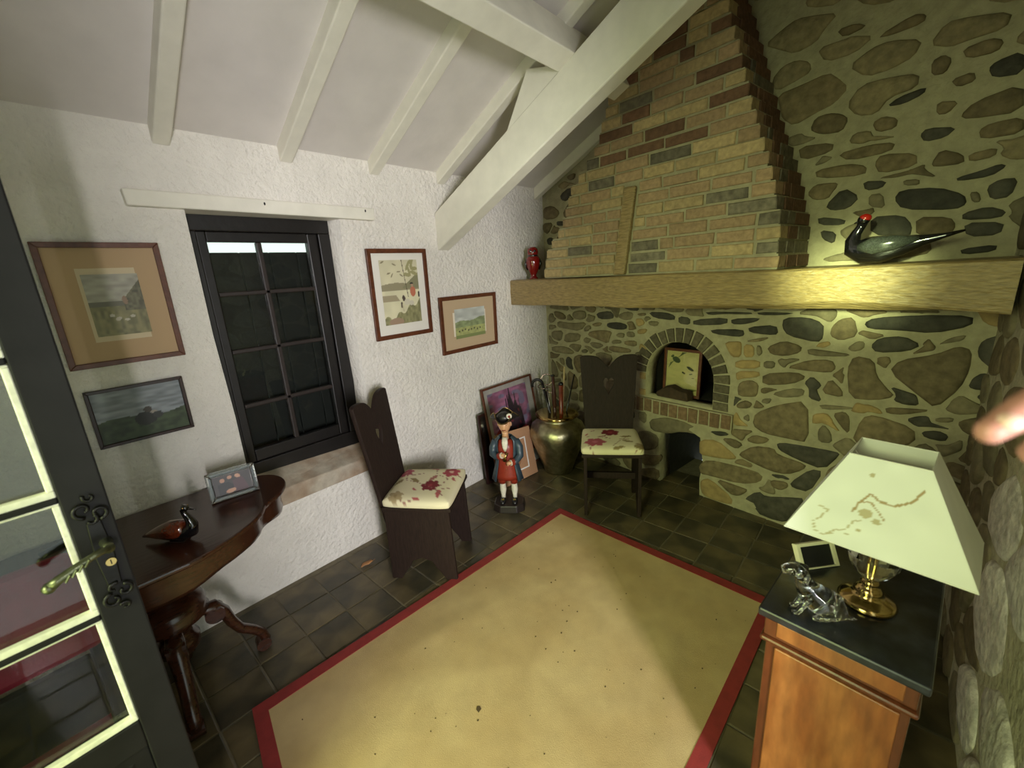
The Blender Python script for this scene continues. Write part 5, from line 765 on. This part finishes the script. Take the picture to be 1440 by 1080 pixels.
# ---- pictures leaning in the corner
t = thing('leaning_picture', 'brown framed painting of dark spires under magenta sky leaning on wall', 'picture', (2.43, 2.155, .0)); t.rotation_euler = (-math.atan2(.13, .75), 0, math.radians(0))
def b5(U, V):
    C = np.stack([.50 + 0 * U, .20 + 0 * U, .34 + 0 * U], -1) * (.55 + .9 * vnoise(U, V * 3, 9, 21))[..., None]
    C = np.where((vnoise(U, V * 2, 6, 22) > .62)[..., None], np.array([.34, .30, .46]), C)
    return np.where((V < .42 + .12 * np.sin(U * 4))[..., None], np.array([.48, .04, .05]) * (.5 + .8 * vnoise(U, V, 12, 23))[..., None], C)
dkp = (.045, .03, .05)
p5 = [(.055, .12, .46, .58), ('p', [(.38, .35), (.36, .70), (.42, .78), (.46, .70), (.47, .82), (.53, .95), (.58, .82), (.60, .74), (.66, .84), (.70, .72), (.78, .68), (.82, .40)], dkp)] + [('l', [(x, .6), (x, h_)], .012, dkp) for x, h_ in ((.42, .86), (.53, 1.0), (.66, .9), (.75, .8), (.47, .9))] + \
     [('e', .5 + .1 * (k % 3), .35 + .06 * k, .03, .015, k, (.35, .05, .07)) for k in range(6)]
frame_parts(t, .60, .755, .016, framewood, [layer(.014, 210, 208, 198)], b5, p5, 80)
t = thing('back_panel_frame', 'black framed panel leaning behind the spires painting, mostly hidden', 'picture', (2.27, 2.215, 0)); t.rotation_euler = (-.09, 0, 0)
frame_parts(t, .42, .565, .02, darkframe, [layer(.018, 30, 30, 30)], (.02, .02, .02), [(.02, .02, .38, .52)], 8)
# mount board with oval opening, leaning behind the statue
t = thing('mount_board', 'tan card picture mount with white inner border leaning behind the statue', 'mount', (2.12, 1.985, 0), math.radians(-12)); t.rotation_euler = (-.16, 0, math.radians(-6))
t.location = (2.27, 2.035, .004)
oval = [(.045 * math.cos(2 * PI * k / 24) + .0, .20 + .085 * math.sin(2 * PI * k / 24)) for k in range(24)]
tanc = mat('tan mount card', S(176, 134, 100), .85)
holes_slab('card', [(-.19, 0), (.19, 0), (.17, .40), (-.19, .42)], [[(-.11, .075), (.11, .075), (.11, .33), (-.11, .33)]], lambda u_, v_, w_: (u_, w_, v_), .004, tanc, t)
holes_slab('white_bevel', [(-.11, .075), (.11, .075), (.11, .33), (-.11, .33)], [[(-.10, .085), (.10, .085), (.10, .32), (-.10, .32)]], lambda u_, v_, w_: (u_, w_ - .001, v_), .003, mat('white bevel', S(236, 234, 228), .7), t)
holes_slab('inner_card', [(-.10, .085), (.10, .085), (.10, .32), (-.10, .32)], [oval], lambda u_, v_, w_: (u_, w_ + .002, v_), .003, tanc, t)
MB().box((-.12, .005, .07), (.12, .008, .34)).build('backing', mat('brown backing card', S(150, 112, 78), .9), t)
t = thing('paper_sheets', 'white paper sheets on the floor between mount board and urn', 'paper', (2.40, 2.06, .0), math.radians(-10)); t.rotation_euler = (-.5, 0, math.radians(-10))
MB().box((-.07, 0, 0), (.08, .004, .16)).build('sheet', mat('white paper', S(226, 230, 232), .8), t)
MB().box((-.09, .006, 0), (.06, .010, .14)).build('sheet', mat('white paper', (0, 0, 0)), t)
# ---- pedestal side table
tb = thing('pedestal_side_table', 'shaped mahogany side table on turned pedestal below the window', 'table', (.09, 2.0, 0))
hf = [(0, -.325), (.09, -.325), (.16, -.30), (.24, -.262), (.31, -.215), (.355, -.165), (.375, -.125), (.40, -.10), (.435, -.082), (.475, -.045), (.505, .0), (.527, .055), (.53, .12), (.512, .18), (.47, .225), (.40, .262), (.32, .285), (0, .288)]
TP = hf + [(-x, y) for x, y in hf[::-1][1:-1]]
TP = chaikin(TP)
def shapeslab(P, z0, z1, name, material, par, k=1.0, kb=None, bevel=.006):
    kb = kb or k; b = MB(); b.prism(P, lambda u_, v_: (u_ * kb, v_ * kb, z0), lambda u_, v_: (u_ * k, v_ * k, z1)); return b.build(name, material, par, bevel=bevel)
shapeslab(TP, .690, .710, 'table_top', mahog, tb, 1, 1, .007)
n = len(TP); b = MB(); V = []
for z, k in ((.690, .955), (.672, .950), (.640, .935), (.622, .94), (.608, .93)):
    for i, (x, y) in enumerate(TP):
        dz = .022 * max(0, math.cos(x * 11)) if z < .63 else 0
        V.append((x * k, y * k, z - dz))
b.add(V, [(r * n + i, r * n + (i + 1) % n, (r + 1) * n + (i + 1) % n, (r + 1) * n + i) for r in range(4) for i in range(n)] + [tuple(range(4 * n, 5 * n))]); b.build('apron', mahog, tb, smooth=True)
col = (0.0, -.0)
b = MB(); b.lathe([(.10, .60), (.105, .585), (.06, .57), (.05, .55), (.085, .53), (.095, .505), (.085, .48), (.055, .465), (.05, .45), (.075, .435), (.115, .41), (.125, .385), (.118, .36), (.128, .345), (.10, .33), (.07, .31), (.055, .28), (.06, .26), (.075, .24), (.07, .20), (.04, .17), (.03, .14)], (0, 0, 0), 32); b.build('pedestal', mahog, tb, smooth=True)
for k in range(4):
    a = math.radians(-8 + 90 * k); cx, cy = math.cos(a), math.sin(a)
    P = [(.04, .30), (.09, .32), (.135, .315), (.165, .27), (.18, .21), (.205, .155), (.245, .12), (.275, .085), (.285, .045), (.272, .025)]
    if cy > .5: P = [(r * .8, z) for r, z in P]
    b = MB(); b.tube([(r * cx, r * cy, z) for r, z in P], [.022, .028, .032, .030, .027, .025, .024, .024, .024, .024], 12, .8); lg = b.build('leg', mahog, tb, smooth=True)
    rr = P[4][0]; MB().tube([(P[2][0] * cx - cy * .030, P[2][0] * cy + cx * .030, .285), (P[2][0] * cx + cy * .030, P[2][0] * cy - cx * .030, .285)], .036, 16).build('scroll', mahog, lg, smooth=False)
    MB().tube([(P[-1][0] * cx - cy * .026, P[-1][0] * cy + cx * .026, .031), (P[-1][0] * cx + cy * .026, P[-1][0] * cy - cx * .026, .031)], .030, 16).build('foot', mahog, lg)

# ---- glazed duck on the table
gloss = mat('black glossy glaze', S(14, 14, 16), .06, coat=1); russet = mat('russet glossy glaze', S(92, 34, 14), .10, var=.4, vscale=40, coat=1); redg = mat('red glossy glaze', S(122, 20, 18), .1, var=.4, vscale=50, coat=1)
dk_ = thing('duck_figurine', 'glossy black and russet duck figurine standing on the side table', 'figurine', (.165, 1.878, .711), math.radians(-50))
b = MB(); b.tube([(-.125, 0, .020), (-.10, 0, .026), (-.06, 0, .034), (-.01, 0, .044), (.03, 0, .048), (.05, 0, .05)], [.004, .011, .024, .035, .034, .026], 18, 1.0, up=(0, 1, 0)); b.build('back', russet, dk_, smooth=True)
b = MB(); b.tube([(-.05, 0, .020), (-.01, 0, .022), (.03, 0, .028), (.062, 0, .042), (.074, 0, .066), (.066, 0, .090), (.056, 0, .108), (.054, 0, .122), (.062, 0, .133), (.074, 0, .130)], [.014, .021, .027, .028, .019, .013, .010, .010, .013, .008], 18, up=(0, 1, 0)); b.build('breast_and_neck', gloss, dk_, smooth=True)
b = MB(); b.tube([(.070, 0, .131), (.090, 0, .126), (.103, 0, .124)], [.007, .005, .0025], 10, .7); b.build('bill', gloss, dk_, smooth=True)
MB().box((-.02, -.018, 0), (.04, .018, .004)).build('foot', gloss, dk_, bevel=.0015)
for sy in (-1, 1): MB().ball((.066, sy * .011, .136), .0028).build('eye', brassp, dk_, smooth=True)

# ---- crystal photo frame
cf = thing('crystal_photo_frame', 'thick cut crystal frame with small photograph on the side table', 'photo frame', (.415, 2.072, .711), math.radians(-8)); cf.rotation_euler = (-.22, 0, math.radians(-8))
cry = glass('cut crystal', (.96, .98, .97), .02, 1.52)
W_, H_ = .092, .128
def cutbar(P):
    b = MB(); b.prism(P, lambda u_, v_: (u_, -.016, v_), lambda u_, v_: (u_, .012, v_)); return b.build('crystal_bar', cry, cf, bevel=.004)
i_ = .021
cutbar([(-W_, 0), (W_, 0), (W_ - i_, i_), (-W_ + i_, i_)]); cutbar([(-W_, H_), (-W_ + i_, H_ - i_), (W_ - i_, H_ - i_), (W_, H_)]); cutbar([(-W_, 0), (-W_ + i_, i_), (-W_ + i_, H_ - i_), (-W_, H_)]); cutbar([(W_, 0), (W_, H_), (W_ - i_, H_ - i_), (W_ - i_, i_)])
pp = [('e', .25, .72, .07, .10, 0, S(190, 140, 112)), ('e', .45, .80, .06, .09, 0, S(190, 140, 112)), ('e', .66, .78, .07, .11, .3, S(196, 148, 120)), ('p', [(.1, 0), (.12, .55), (.4, .6), (.55, .3), (.5, 0)], S(20, 18, 20)), ('p', [(.52, 0), (.5, .6), (.78, .7), (.9, 0)], S(74, 44, 52)), ('e', .42, .12, .14, .10, .3, S(190, 140, 112))]
print_mesh('photograph', (W_ - i_) * 2, H_ - 2 * i_, S(52, 44, 44), pp, cf, n=50, y=.004, z0=i_)
MB().box((-W_ + .01, .012, .01), (W_ - .01, .014, H_ - .01)).build('velvet_back', mat('grey velvet', S(120, 118, 122), .9), cf)

# ---- open glazed door at the left
dr = bpy.data.objects.new('door_1', None); COL.objects.link(dr); dr.location = (.017, 1.15, 0); dr.rotation_euler = (0, 0, math.radians(2)); struct(dr)
def dbox(name, x0, x1, z0, z1, y0=0, y1=.042, mt=doorpaint, par=None, bev=.003): return MB().box((x0, y0, z0), (x1, y1, z1)).build(name, mt, par or dr, bevel=bev)
dbox('stile', -.066, 0, .012, 2.05); dbox('stile', -.81, -.73, .012, 2.05)
dbox('bottom_rail', -.73, -.066, .012, .16); dbox('lock_rail', -.73, -.066, .60, .675); dbox('top_rail', -.73, -.066, 1.97, 2.05)
dbox('bottom_panel', -.73, -.066, .16, .60, .012, .030)
b = MB(); b.add([(-.70, .012, .19), (-.096, .012, .19), (-.096, .012, .57), (-.70, .012, .57), (-.67, .002, .22), (-.126, .002, .22), (-.126, .002, .54), (-.67, .002, .54)], [(0, 1, 5, 4), (1, 2, 6, 5), (2, 3, 7, 6), (3, 0, 4, 7), (4, 5, 6, 7)]); b.build('raised_field', doorpaint, dr)
ZD = [.675, .955, 1.227, 1.50, 1.772, 1.97]
for k in range(1, 5): dbox('glazing_bar', -.73, -.066, ZD[k] - .006, ZD[k] + .006)
dbox('glazing_bar', -.409, -.387, .675, 1.97)
dg_ = thin_glass('door glass', (.92, .94, .92))
for k in range(5):
    for x0, x1 in ((-.73, -.409), (-.387, -.066)):
        z0, z1 = ZD[k] + (.006 if k else 0), ZD[k + 1] - (.006 if k < 4 else 0)
        p_ = dbox('pane', x0 + .002, x1 - .002, z0 + .002, z1 - .002, .020, .023, dg_, bev=0)
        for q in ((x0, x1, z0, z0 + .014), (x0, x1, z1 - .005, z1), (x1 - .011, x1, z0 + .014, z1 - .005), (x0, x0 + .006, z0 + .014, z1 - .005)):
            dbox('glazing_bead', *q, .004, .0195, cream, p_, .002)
hd = bpy.data.objects.new('door_handle', None); COL.objects.link(hd); hd.parent = dr; hd.location = (-.030, 0, 1.09)
b = MB(); b.prism([(-.012, -.075), (.010, -.075), (.014, 0), (.010, .075), (-.012, .075), (-.016, 0)], lambda u_, v_: (u_, -.005, v_), lambda u_, v_: (u_, 0, v_)); b.build('back_plate', iron, hd, bevel=.002)
def scroll(c_, r, a0, turns, sgn, rad):
    P = []
    for k in range(16):
        t_ = k / 15; a = a0 + sgn * turns * 2 * PI * t_; rr = r * (1 - .72 * t_); P.append((c_[0] + rr * math.cos(a), -.007, c_[1] + rr * math.sin(a)))
    MB().tube(P, [rad * (1 - .3 * k / 15) for k in range(16)], 8).build('scrollwork', iron, hd, smooth=True)
for sg in (1, -1):
    scroll((-.010, sg * .105), .017, -PI / 2 * sg, .95, -sg, .0042); scroll((.010, sg * .092), .015, -PI / 2 * sg, .9, sg, .004); scroll((.004, sg * .128), .010, PI * .8, .8, sg, .0035); scroll((-.004, sg * .08), .012, PI * .3, .6, -sg, .004)
verd = mat('greenish aged brass', S(104, 106, 84), .35, .4, 60, metal=.85, var=.25, vscale=30, bdist=.003)
MB().tube([(.006, 0, .024), (.006, -.028, .024), (.006, -.042, .024)], [.011, .009, .010], 14).build('spindle_boss', verd, hd, smooth=True)
b = MB(); P = [(.008, -.038, .026), (-.020, -.042, .020), (-.045, -.044, .012), (-.070, -.044, .002), (-.082, -.044, -.004)]; b.tube(P, [.008, .0065, .008, .0085, .0095], 12); b.build('lever', verd, hd, smooth=True)
MB().ball((-.084, -.044, -.006), .0105).build('lever_tip', verd, hd, smooth=True)
for k in range(4):
    x = -.028 - k * .010; MB().tube([(x + .004, -.052, .022 - k * .005), (x - .004, -.052, .010 - k * .005)], .0022, 6).build('twist', verd, hd)
MB().tube([(.004, 0, -.020), (.004, -.009, -.020)], .0085, 16).build('lock_cylinder', brassp, hd); MB().box((.003, -.0096, -.025), (.005, -.008, -.015)).build('keyhole', black, hd)
MB().tube([(0, .042, .024), (0, .072, .024), (-.03, .078, .022), (-.085, .078, .010)], .008, 10).build('outer_lever', iron, hd, smooth=True)

# ---- crimson chair seen through the door glass
ac = thing('crimson_chair', 'crimson upholstered chair with black legs seen through the door glass', 'chair', (-.30, 1.45, 0), math.radians(3))
MB().box((-.235, -.10, .76), (.235, -.045, 1.02)).build('backrest', crimson, ac, bevel=.022)
MB().box((-.24, -.10, .42), (.24, .15, .50)).build('seat', crimson, ac, bevel=.022)
for sx in (-1, 1):
    MB().tube([(sx * .21, -.075, 0), (sx * .21, -.072, .45), (sx * .215, -.072, .80)], [.014, .018, .015], 10).build('rear_leg', black, ac)
    MB().tube([(sx * .21, .13, 0), (sx * .21, .125, .43)], [.013, .018], 10).build('front_leg', black, ac)
MB().box((-.20, -.088, .56), (.20, -.060, .74)).build('back_rail', black, ac, bevel=.006)

# ---- things on the mantel beam
def at_wall(s, z, n_): return tuple(WB(s, z, n_))
ow = thing('owl_vase', 'dark red glazed owl shaped vase on the left end of the mantel', 'vase', at_wall(2.15, 1.537, .31), math.radians(-52))
b = MB(); b.lathe([(.034, 0), (.036, .008), (.024, .022), (.022, .034), (.034, .055), (.052, .095), (.058, .130), (.054, .160), (.040, .180)], seg=28, sy=.9); b.build('body', redg, ow, smooth=True)
b = MB(); b.lathe([(.036, .178), (.042, .190), (.044, .208), (.040, .228), (.028, .242), (.010, .247)], seg=28, sy=.95); b.build('head', redg, ow, smooth=True)
b = MB(); b.lathe([(.036, .168), (.043, .175), (.040, .186)], seg=28, sy=.95); b.build('neck_band', gloss, ow, smooth=True)
for sx in (-1, 1):
    MB().ball((sx * .016, -.038, .213), (.010, .005, .010)).build('eye', gloss, ow, smooth=True); b = MB(); b.tube([(sx * .052, 0, .155), (sx * .060, .0, .12), (sx * .048, 0, .07)], [.006, .012, .004], 10, 2.2, up=(0, 1, 0)); b.build('wing', gloss, ow, smooth=True)
MB().ball((0, -.043, .205), (.004, .006, .008)).build('beak', gloss, ow, smooth=True)
ph = thing('pheasant_figurine', 'glossy black pheasant figurine with red head on the mantel beam', 'figurine', at_wall(.045, 1.545, .26), math.atan2(D.y, D.x) - .08)
b = MB(); b.tube([(-.255, 0, .112), (-.20, 0, .098), (-.14, 0, .086), (-.08, 0, .072), (-.01, 0, .060), (.05, 0, .060), (.086, 0, .076), (.094, 0, .105), (.084, 0, .135), (.072, 0, .158), (.066, 0, .176)], [.004, .010, .022, .040, .056, .056, .044, .028, .020, .017, .019], 20, .8, up=(0, 1, 0)); b.build('body', gloss, ph, smooth=True)
b = MB(); b.ball((.064, 0, .188), (.024, .020, .021)); b.build('head', gloss, ph, smooth=True)
b = MB(); b.ball((.060, 0, .194), (.023, .0205, .019)); b.build('red_crown', mat('red glaze', S(176, 34, 24), .12, coat=1), ph, smooth=True)['label'] = 'glossy red cap of the head'
b = MB(); b.tube([(.080, 0, .182), (.098, 0, .176)], [.007, .002], 10); b.build('bill', gloss, ph, smooth=True)
wg = mat('dark grey mottled glaze', S(66, 70, 66), .18, var=.4, vscale=60, coat=.8)
for sy in (-1, 1): b = MB(); b.tube([(.060, sy * .034, .072), (.01, sy * .042, .076), (-.06, sy * .036, .084), (-.13, sy * .018, .094)], [.012, .026, .022, .006], 12, 1.4, up=(0, 0, 1)); b.build('wing', wg, ph, smooth=True)

# ---- framed duck print standing in the oven niche, with a dark log before it
ni = thing('niche_picture', 'brown framed print of flying ducks on yellow standing in the oven niche', 'picture', at_wall(1.105, .660, -.13), math.atan2(D.y, D.x) + PI); ni.rotation_euler = (-.05, 0, math.atan2(D.y, D.x) - PI)
# its front looks along the wall normal
ni.rotation_euler = (-.04, 0, math.atan2(NN.y, NN.x) + PI / 2)
pn = [(.022, .022, .236, .300), ('e', .30, .80, .13, .07, -.25, S(70, 82, 52)), ('e', .17, .88, .05, .035, .4, S(84, 92, 58)), ('p', [(.30, .83), (.62, 1.0), (.48, 1.0), (.42, .92)], S(96, 104, 62)), ('p', [(.05, .58), (.10, .72), (.24, .78), (.18, .72)], S(110, 116, 66)),
      ('e', .75, .62, .12, .035, -.35, S(60, 66, 44)), ('e', .55, .50, .06, .022, -.3, S(80, 82, 52)), ('e', .78, .49, .05, .015, .2, S(110, 108, 60)), ('e', .85, .40, .04, .01, .1, S(130, 124, 70)), ('e', .7, .09, .3, .035, .1, S(130, 134, 70))]
frame_parts(ni, .28, .345, .020, framewood, [layer(.018, 224, 214, 150)], lambda U, V: np.stack([.68 + 0 * U, .60 + 0 * U, .26 + 0 * U], -1) * (.9 + .15 * vnoise(U, V * 3, 8, 31))[..., None], pn, 80)
lg = thing('niche_log', 'dark brown block of wood lying before the duck print in the niche', 'log', at_wall(1.09, .659, -.055), math.atan2(D.y, D.x))
b = MB(); P = [(-.10, 0), (.15, 0), (.16, .03), (.10, .075), (.04, .095), (-.02, .072), (-.09, .066)]; b.prism(P, lambda u_, v_: (u_, -.035, v_), lambda u_, v_: (u_ * .95, .04, v_ * .92)); b.build('wood_block', mat('dark brown wood block', S(60, 44, 28), .85, .8, 30, var=.3, vscale=10), lg, bevel=.008)

# ---- cabinet with marble top
cb = thing('marble_top_cabinet', 'small mahogany cabinet with black marble top at the right edge', 'cabinet', (1.253, -.020, 0), math.radians(-5.5))
marble = mat('black veined marble', S(16, 17, 21), .28, .15, 30, col2=S(40, 43, 50), vscale=14, var=.4, coat=.4)
walnut = mat('figured walnut veneer', S(128, 72, 32), .30, .15, 12, col2=S(158, 100, 52), vscale=5, var=.22, stretch=(3, 3, .8), coat=.35)
walnutd = mat('dark walnut', S(92, 46, 22), .3, .15, 14, var=.25, vscale=7, stretch=(3, 3, .8), coat=.35)
MB().box((-.212, -.160, .716), (.212, .160, .740)).build('marble_top', marble, cb, bevel=.005)
MB().box((-.196, -.146, .655), (.205, .146, .716)).build('frieze', walnutd, cb, bevel=.003)
MB().box((-.206, -.152, .640), (.206, .152, .655)).build('moulding', walnutd, cb, bevel=.006)
MB().box((-.192, -.140, .055), (.205, .140, .640)).build('carcass', walnutd, cb, bevel=.003)
for a in ((-.198, -.128, .09), ): MB().box((-.197, -.124, .085), (-.190, .118, .628)).build('front_panel', walnut, cb, bevel=.003)
MB().box((-.198, -.124, .664), (-.193, .118, .708)).build('drawer_front', walnut, cb, bevel=.002)
MB().box((-.205, -.150, .0), (.206, .150, .055)).build('plinth', walnutd, cb, bevel=.006)

# ---- lamp
lp = thing('table_lamp', 'brass and glass table lamp with stained pale square shade on the cabinet', 'lamp', (1.238, -.045, .7405), math.radians(-7))
b = MB(); b.lathe([(.058, 0), (.060, .006), (.054, .014), (.036, .022), (.026, .030), (.030, .038), (.022, .046), (.014, .054), (.020, .060), (.012, .068)], seg=36); b.build('brass_foot', brassp, lp, smooth=True)
b = MB(); b.lathe([(.012, .066), (.020, .074), (.036, .090), (.050, .115), (.056, .140), (.050, .160), (.030, .176), (.014, .184)], seg=12); b.build('glass_body', cry, lp)
MB().tube([(0, 0, .062), (0, 0, .215)], .004, 10).build('stem', brassp, lp)
b = MB(); b.lathe([(.013, .182), (.016, .186), (.013, .196), (.013, .235), (.008, .240)], seg=20); b.build('socket', brassp, lp, smooth=True)
b = MB(); b.lathe([(.010, .238), (.014, .25), (.026, .275), (.028, .292), (.018, .312), (.004, .318)], seg=20); b.build('bulb', mat('opal bulb', S(220, 220, 214), .3), lp, smooth=True)
ZB, ZT = .196, .408; bx, by, tx_, ty_ = .112, .168, .062, .069
Bc = [(-bx, by), (-bx, -by), (bx, -by), (bx, by)]; Tc = [(-tx_, ty_), (-tx_, -ty_), (tx_, -ty_), (tx_, ty_)]
st = S(160, 136, 96); st2 = S(176, 164, 130); base_c = S(226, 226, 216)
stains = [('l', [(.33, .40), (.35, .52), (.41, .63), (.50, .58), (.60, .57), (.74, .66), (.86, .80)], .010, st), ('l', [(.36, .52), (.43, .55), (.50, .47), (.55, .40)], .007, st), ('e', .42, .42, .05, .05, .3, st2),
          ('l', [(.10, .36), (.17, .34), (.15, .22), (.13, .17), (.17, .07), (.23, .06), (.28, .15), (.33, .18), (.36, .30), (.40, .33)], .006, st2), ('e', .26, .10, .014, .02, 0, st2), ('e', .41, .22, .02, .01, 0, st2), ('e', .35, .14, .012, .01, 0, st2), ('e', .37, .83, .03, .02, 0, st2), ('e', .5, .36, .03, .03, 0, st2)]
shadeM = mat('stained parchment', (1, 1, 1), .75, attr=True)
for k in range(4):
    a0, a1, t0, t1 = Bc[k], Bc[(k + 1) % 4], Tc[k], Tc[(k + 1) % 4]; n = 70 if k == 0 else 12
    u_ = np.linspace(0, 1, n + 1); U, Vv = np.meshgrid(u_, u_); cc = paint_eval(U, Vv, lambda a, c_: np.array(base_c) * (1 - .10 * vnoise(a, c_, 5, 40 + k) * (c_ > -1))[..., None], stains if k == 0 else [])
    b = MB()
    for j in range(n + 1):
        for i in range(n + 1):
            u2, v2 = i / n, j / n
            b.v.append(((a0[0] * (1 - u2) + a1[0] * u2) * (1 - v2) + (t0[0] * (1 - u2) + t1[0] * u2) * v2, (a0[1] * (1 - u2) + a1[1] * u2) * (1 - v2) + (t0[1] * (1 - u2) + t1[1] * u2) * v2, ZB + (ZT - ZB) * v2)); b.c.append(tuple(cc[j, i]))
    b.f = [(j * (n + 1) + i, j * (n + 1) + i + 1, (j + 1) * (n + 1) + i + 1, (j + 1) * (n + 1) + i) for j in range(n) for i in range(n)]
    o = b.build('shade_panel', shadeM, lp, colors=True); md = o.modifiers.new('s', 'SOLIDIFY'); md.thickness = .0022; md.offset = 0
wire = mat('white shade wire', S(220, 218, 206), .5)
for R_, z in ((Tc, ZT), (Bc, ZB)): MB().tube([(x, y, z) for x, y in R_] + [(R_[0][0], R_[0][1], z)], .0022, 8).build('shade_ring', wire, lp)
for k in range(4): MB().tube([(Bc[k][0] * .985, Bc[k][1] * .985, ZB), (Tc[k][0] * .985, Tc[k][1] * .985, ZT)], .0016, 6).build('shade_wire', wire, lp)
for x, y in ((0, 1), (0, -1)): MB().tube([(0, 0, .318), (0, y * .03, .33), (0, y * ty_, ZT - .012)], .0015, 6).build('shade_carrier', wire, lp)

# ---- glass dog and the little frame behind it
dg = thing('glass_dog', 'clear glass sitting dog figurine on the marble top beside the lamp', 'figurine', (1.110, .052, .741), math.radians(112))
b = MB(); b.tube([(-.090, 0, .006), (-.070, 0, .009), (-.052, 0, .018), (-.036, 0, .030), (-.012, 0, .044), (.012, 0, .062), (.026, 0, .085), (.032, 0, .104), (.036, 0, .118), (.050, 0, .122), (.066, 0, .116), (.076, 0, .113)], [.002, .007, .024, .036, .036, .030, .021, .016, .020, .018, .013, .009], 18, up=(0, 1, 0)); b.build('body', cry, dg, smooth=True)
for sy in (-1, 1):
    b = MB(); b.tube([(.014, sy * .012, .056), (.026, sy * .013, .028), (.036, sy * .013, .006), (.048, sy * .013, .005)], [.010, .007, .006, .005], 10); b.build('front_leg', cry, dg, smooth=True)
    b = MB(); b.tube([(-.036, sy * .018, .020), (-.012, sy * .022, .010), (.006, sy * .022, .006)], [.014, .009, .005], 10); b.build('hind_leg', cry, dg, smooth=True)
    b = MB(); b.tube([(.034, sy * .014, .126), (.028, sy * .022, .112), (.028, sy * .022, .096)], [.006, .009, .005], 10, .5); b.build('ear', cry, dg, smooth=True)
sf = thing('small_black_frame', 'small black picture frame with cream edges between glass dog and lamp', 'photo frame', (1.272, .098, .741), math.radians(-42)); sf.scale = (.78, 1, .66); sf.rotation_euler = (-.5, 0, math.radians(-42))
crm = mat('cream frame edge', S(220, 214, 182), .6)
MB().box((.012, .002, .004), (.135, .008, .095)).build('black_panel', black, sf)
for q in (((0, -.004, 0), (.014, .014, .106)), ((.134, -.004, 0), (.148, .014, .106)), ((.014, -.004, .092), (.134, .014, .106)), ((.014, -.004, 0), (.134, .014, .006))): MB().box(*q).build('edge', crm, sf, bevel=.001)

# ---- the photographer's finger at the right edge
CP = lambda u_, v_, d_: Vector((0, 0, 1.6)) + Vector(Rt) * ((u_ - 720) / 593.6 * d_) + Vector(Up) * ((540 - v_) / 593.6 * d_) + Vector(Fw) * d_
hb = CP(1718, 590, .215)
hn = thing('hand', 'hand with one fingertip reaching in at the right edge before the wall', 'hand', tuple(hb))
skin = mat('skin', S(178, 124, 110), .5, .25, 120, var=.06, vscale=30, bdist=.0015)
r_, u_c, f_ = Vector(Rt), Vector(Up), Vector(Fw)
b = MB(); L = lambda x, y, z: r_ * x + u_c * y + f_ * z
b.tube([L(.045, -.012, 0), L(.02, -.004, 0), L(-.012, .0, 0), L(-.040, .0, 0), L(-.050, .0, 0)], [.026, .032, .040, .042, .034], 18, .42, up=tuple(f_))
fing = [(.024, [(-.042, .026, 0), (-.078, .016, .002), (-.100, .004, .001), (-.118, -.006, .0)], .0088), (.010, [(-.040, .008, .002), (-.062, -.006, .012), (-.064, -.022, .024), (-.050, -.030, .028)], .0090),
        (-.006, [(-.040, -.010, .002), (-.058, -.024, .012), (-.060, -.038, .024), (-.046, -.044, .028)], .0086), (-.022, [(-.038, -.026, .002), (-.058, -.040, .010), (-.060, -.050, .020), (-.048, -.054, .024)], .0076)]
for _, P, r in fing: b.tube([L(*p) for p in ([(-.02, P[0][1] * .8, 0)] + P)] , [r * 1.1, r * 1.1, r * 1.02, r * .96, r * .72], 12)
b.tube([L(.02, .026, -.004), L(-.012, .046, -.014), L(-.036, .054, -.020), L(-.054, .052, -.022)], [.016, .012, .0105, .0075], 12)
for _, P, r in fing: b.ball(L(*P[-1]), r * .74)
b.ball(L(-.054, .052, -.022), .0078)
o = b.build('hand_and_fingers', skin, hn, smooth=True); md = o.modifiers.new('r', 'REMESH'); md.mode = 'VOXEL'; md.voxel_size = .0022; md.use_smooth_shade = True
nl = MB(); q = L(-.113, -.001, -.004); nl.ball(q, (.0055, .0055, .0045)); nl.build('fingernail', mat('fingernail', S(226, 186, 172), .3), hn, smooth=True)
b = MB(); b.tube([L(.04, -.012, 0), L(.10, -.04, .0), L(.22, -.10, .02)], [.036, .044, .052], 18, .8); b.build('sleeve', mat('dark navy sleeve', S(28, 28, 46), .85, .3, 120), hn, smooth=True)
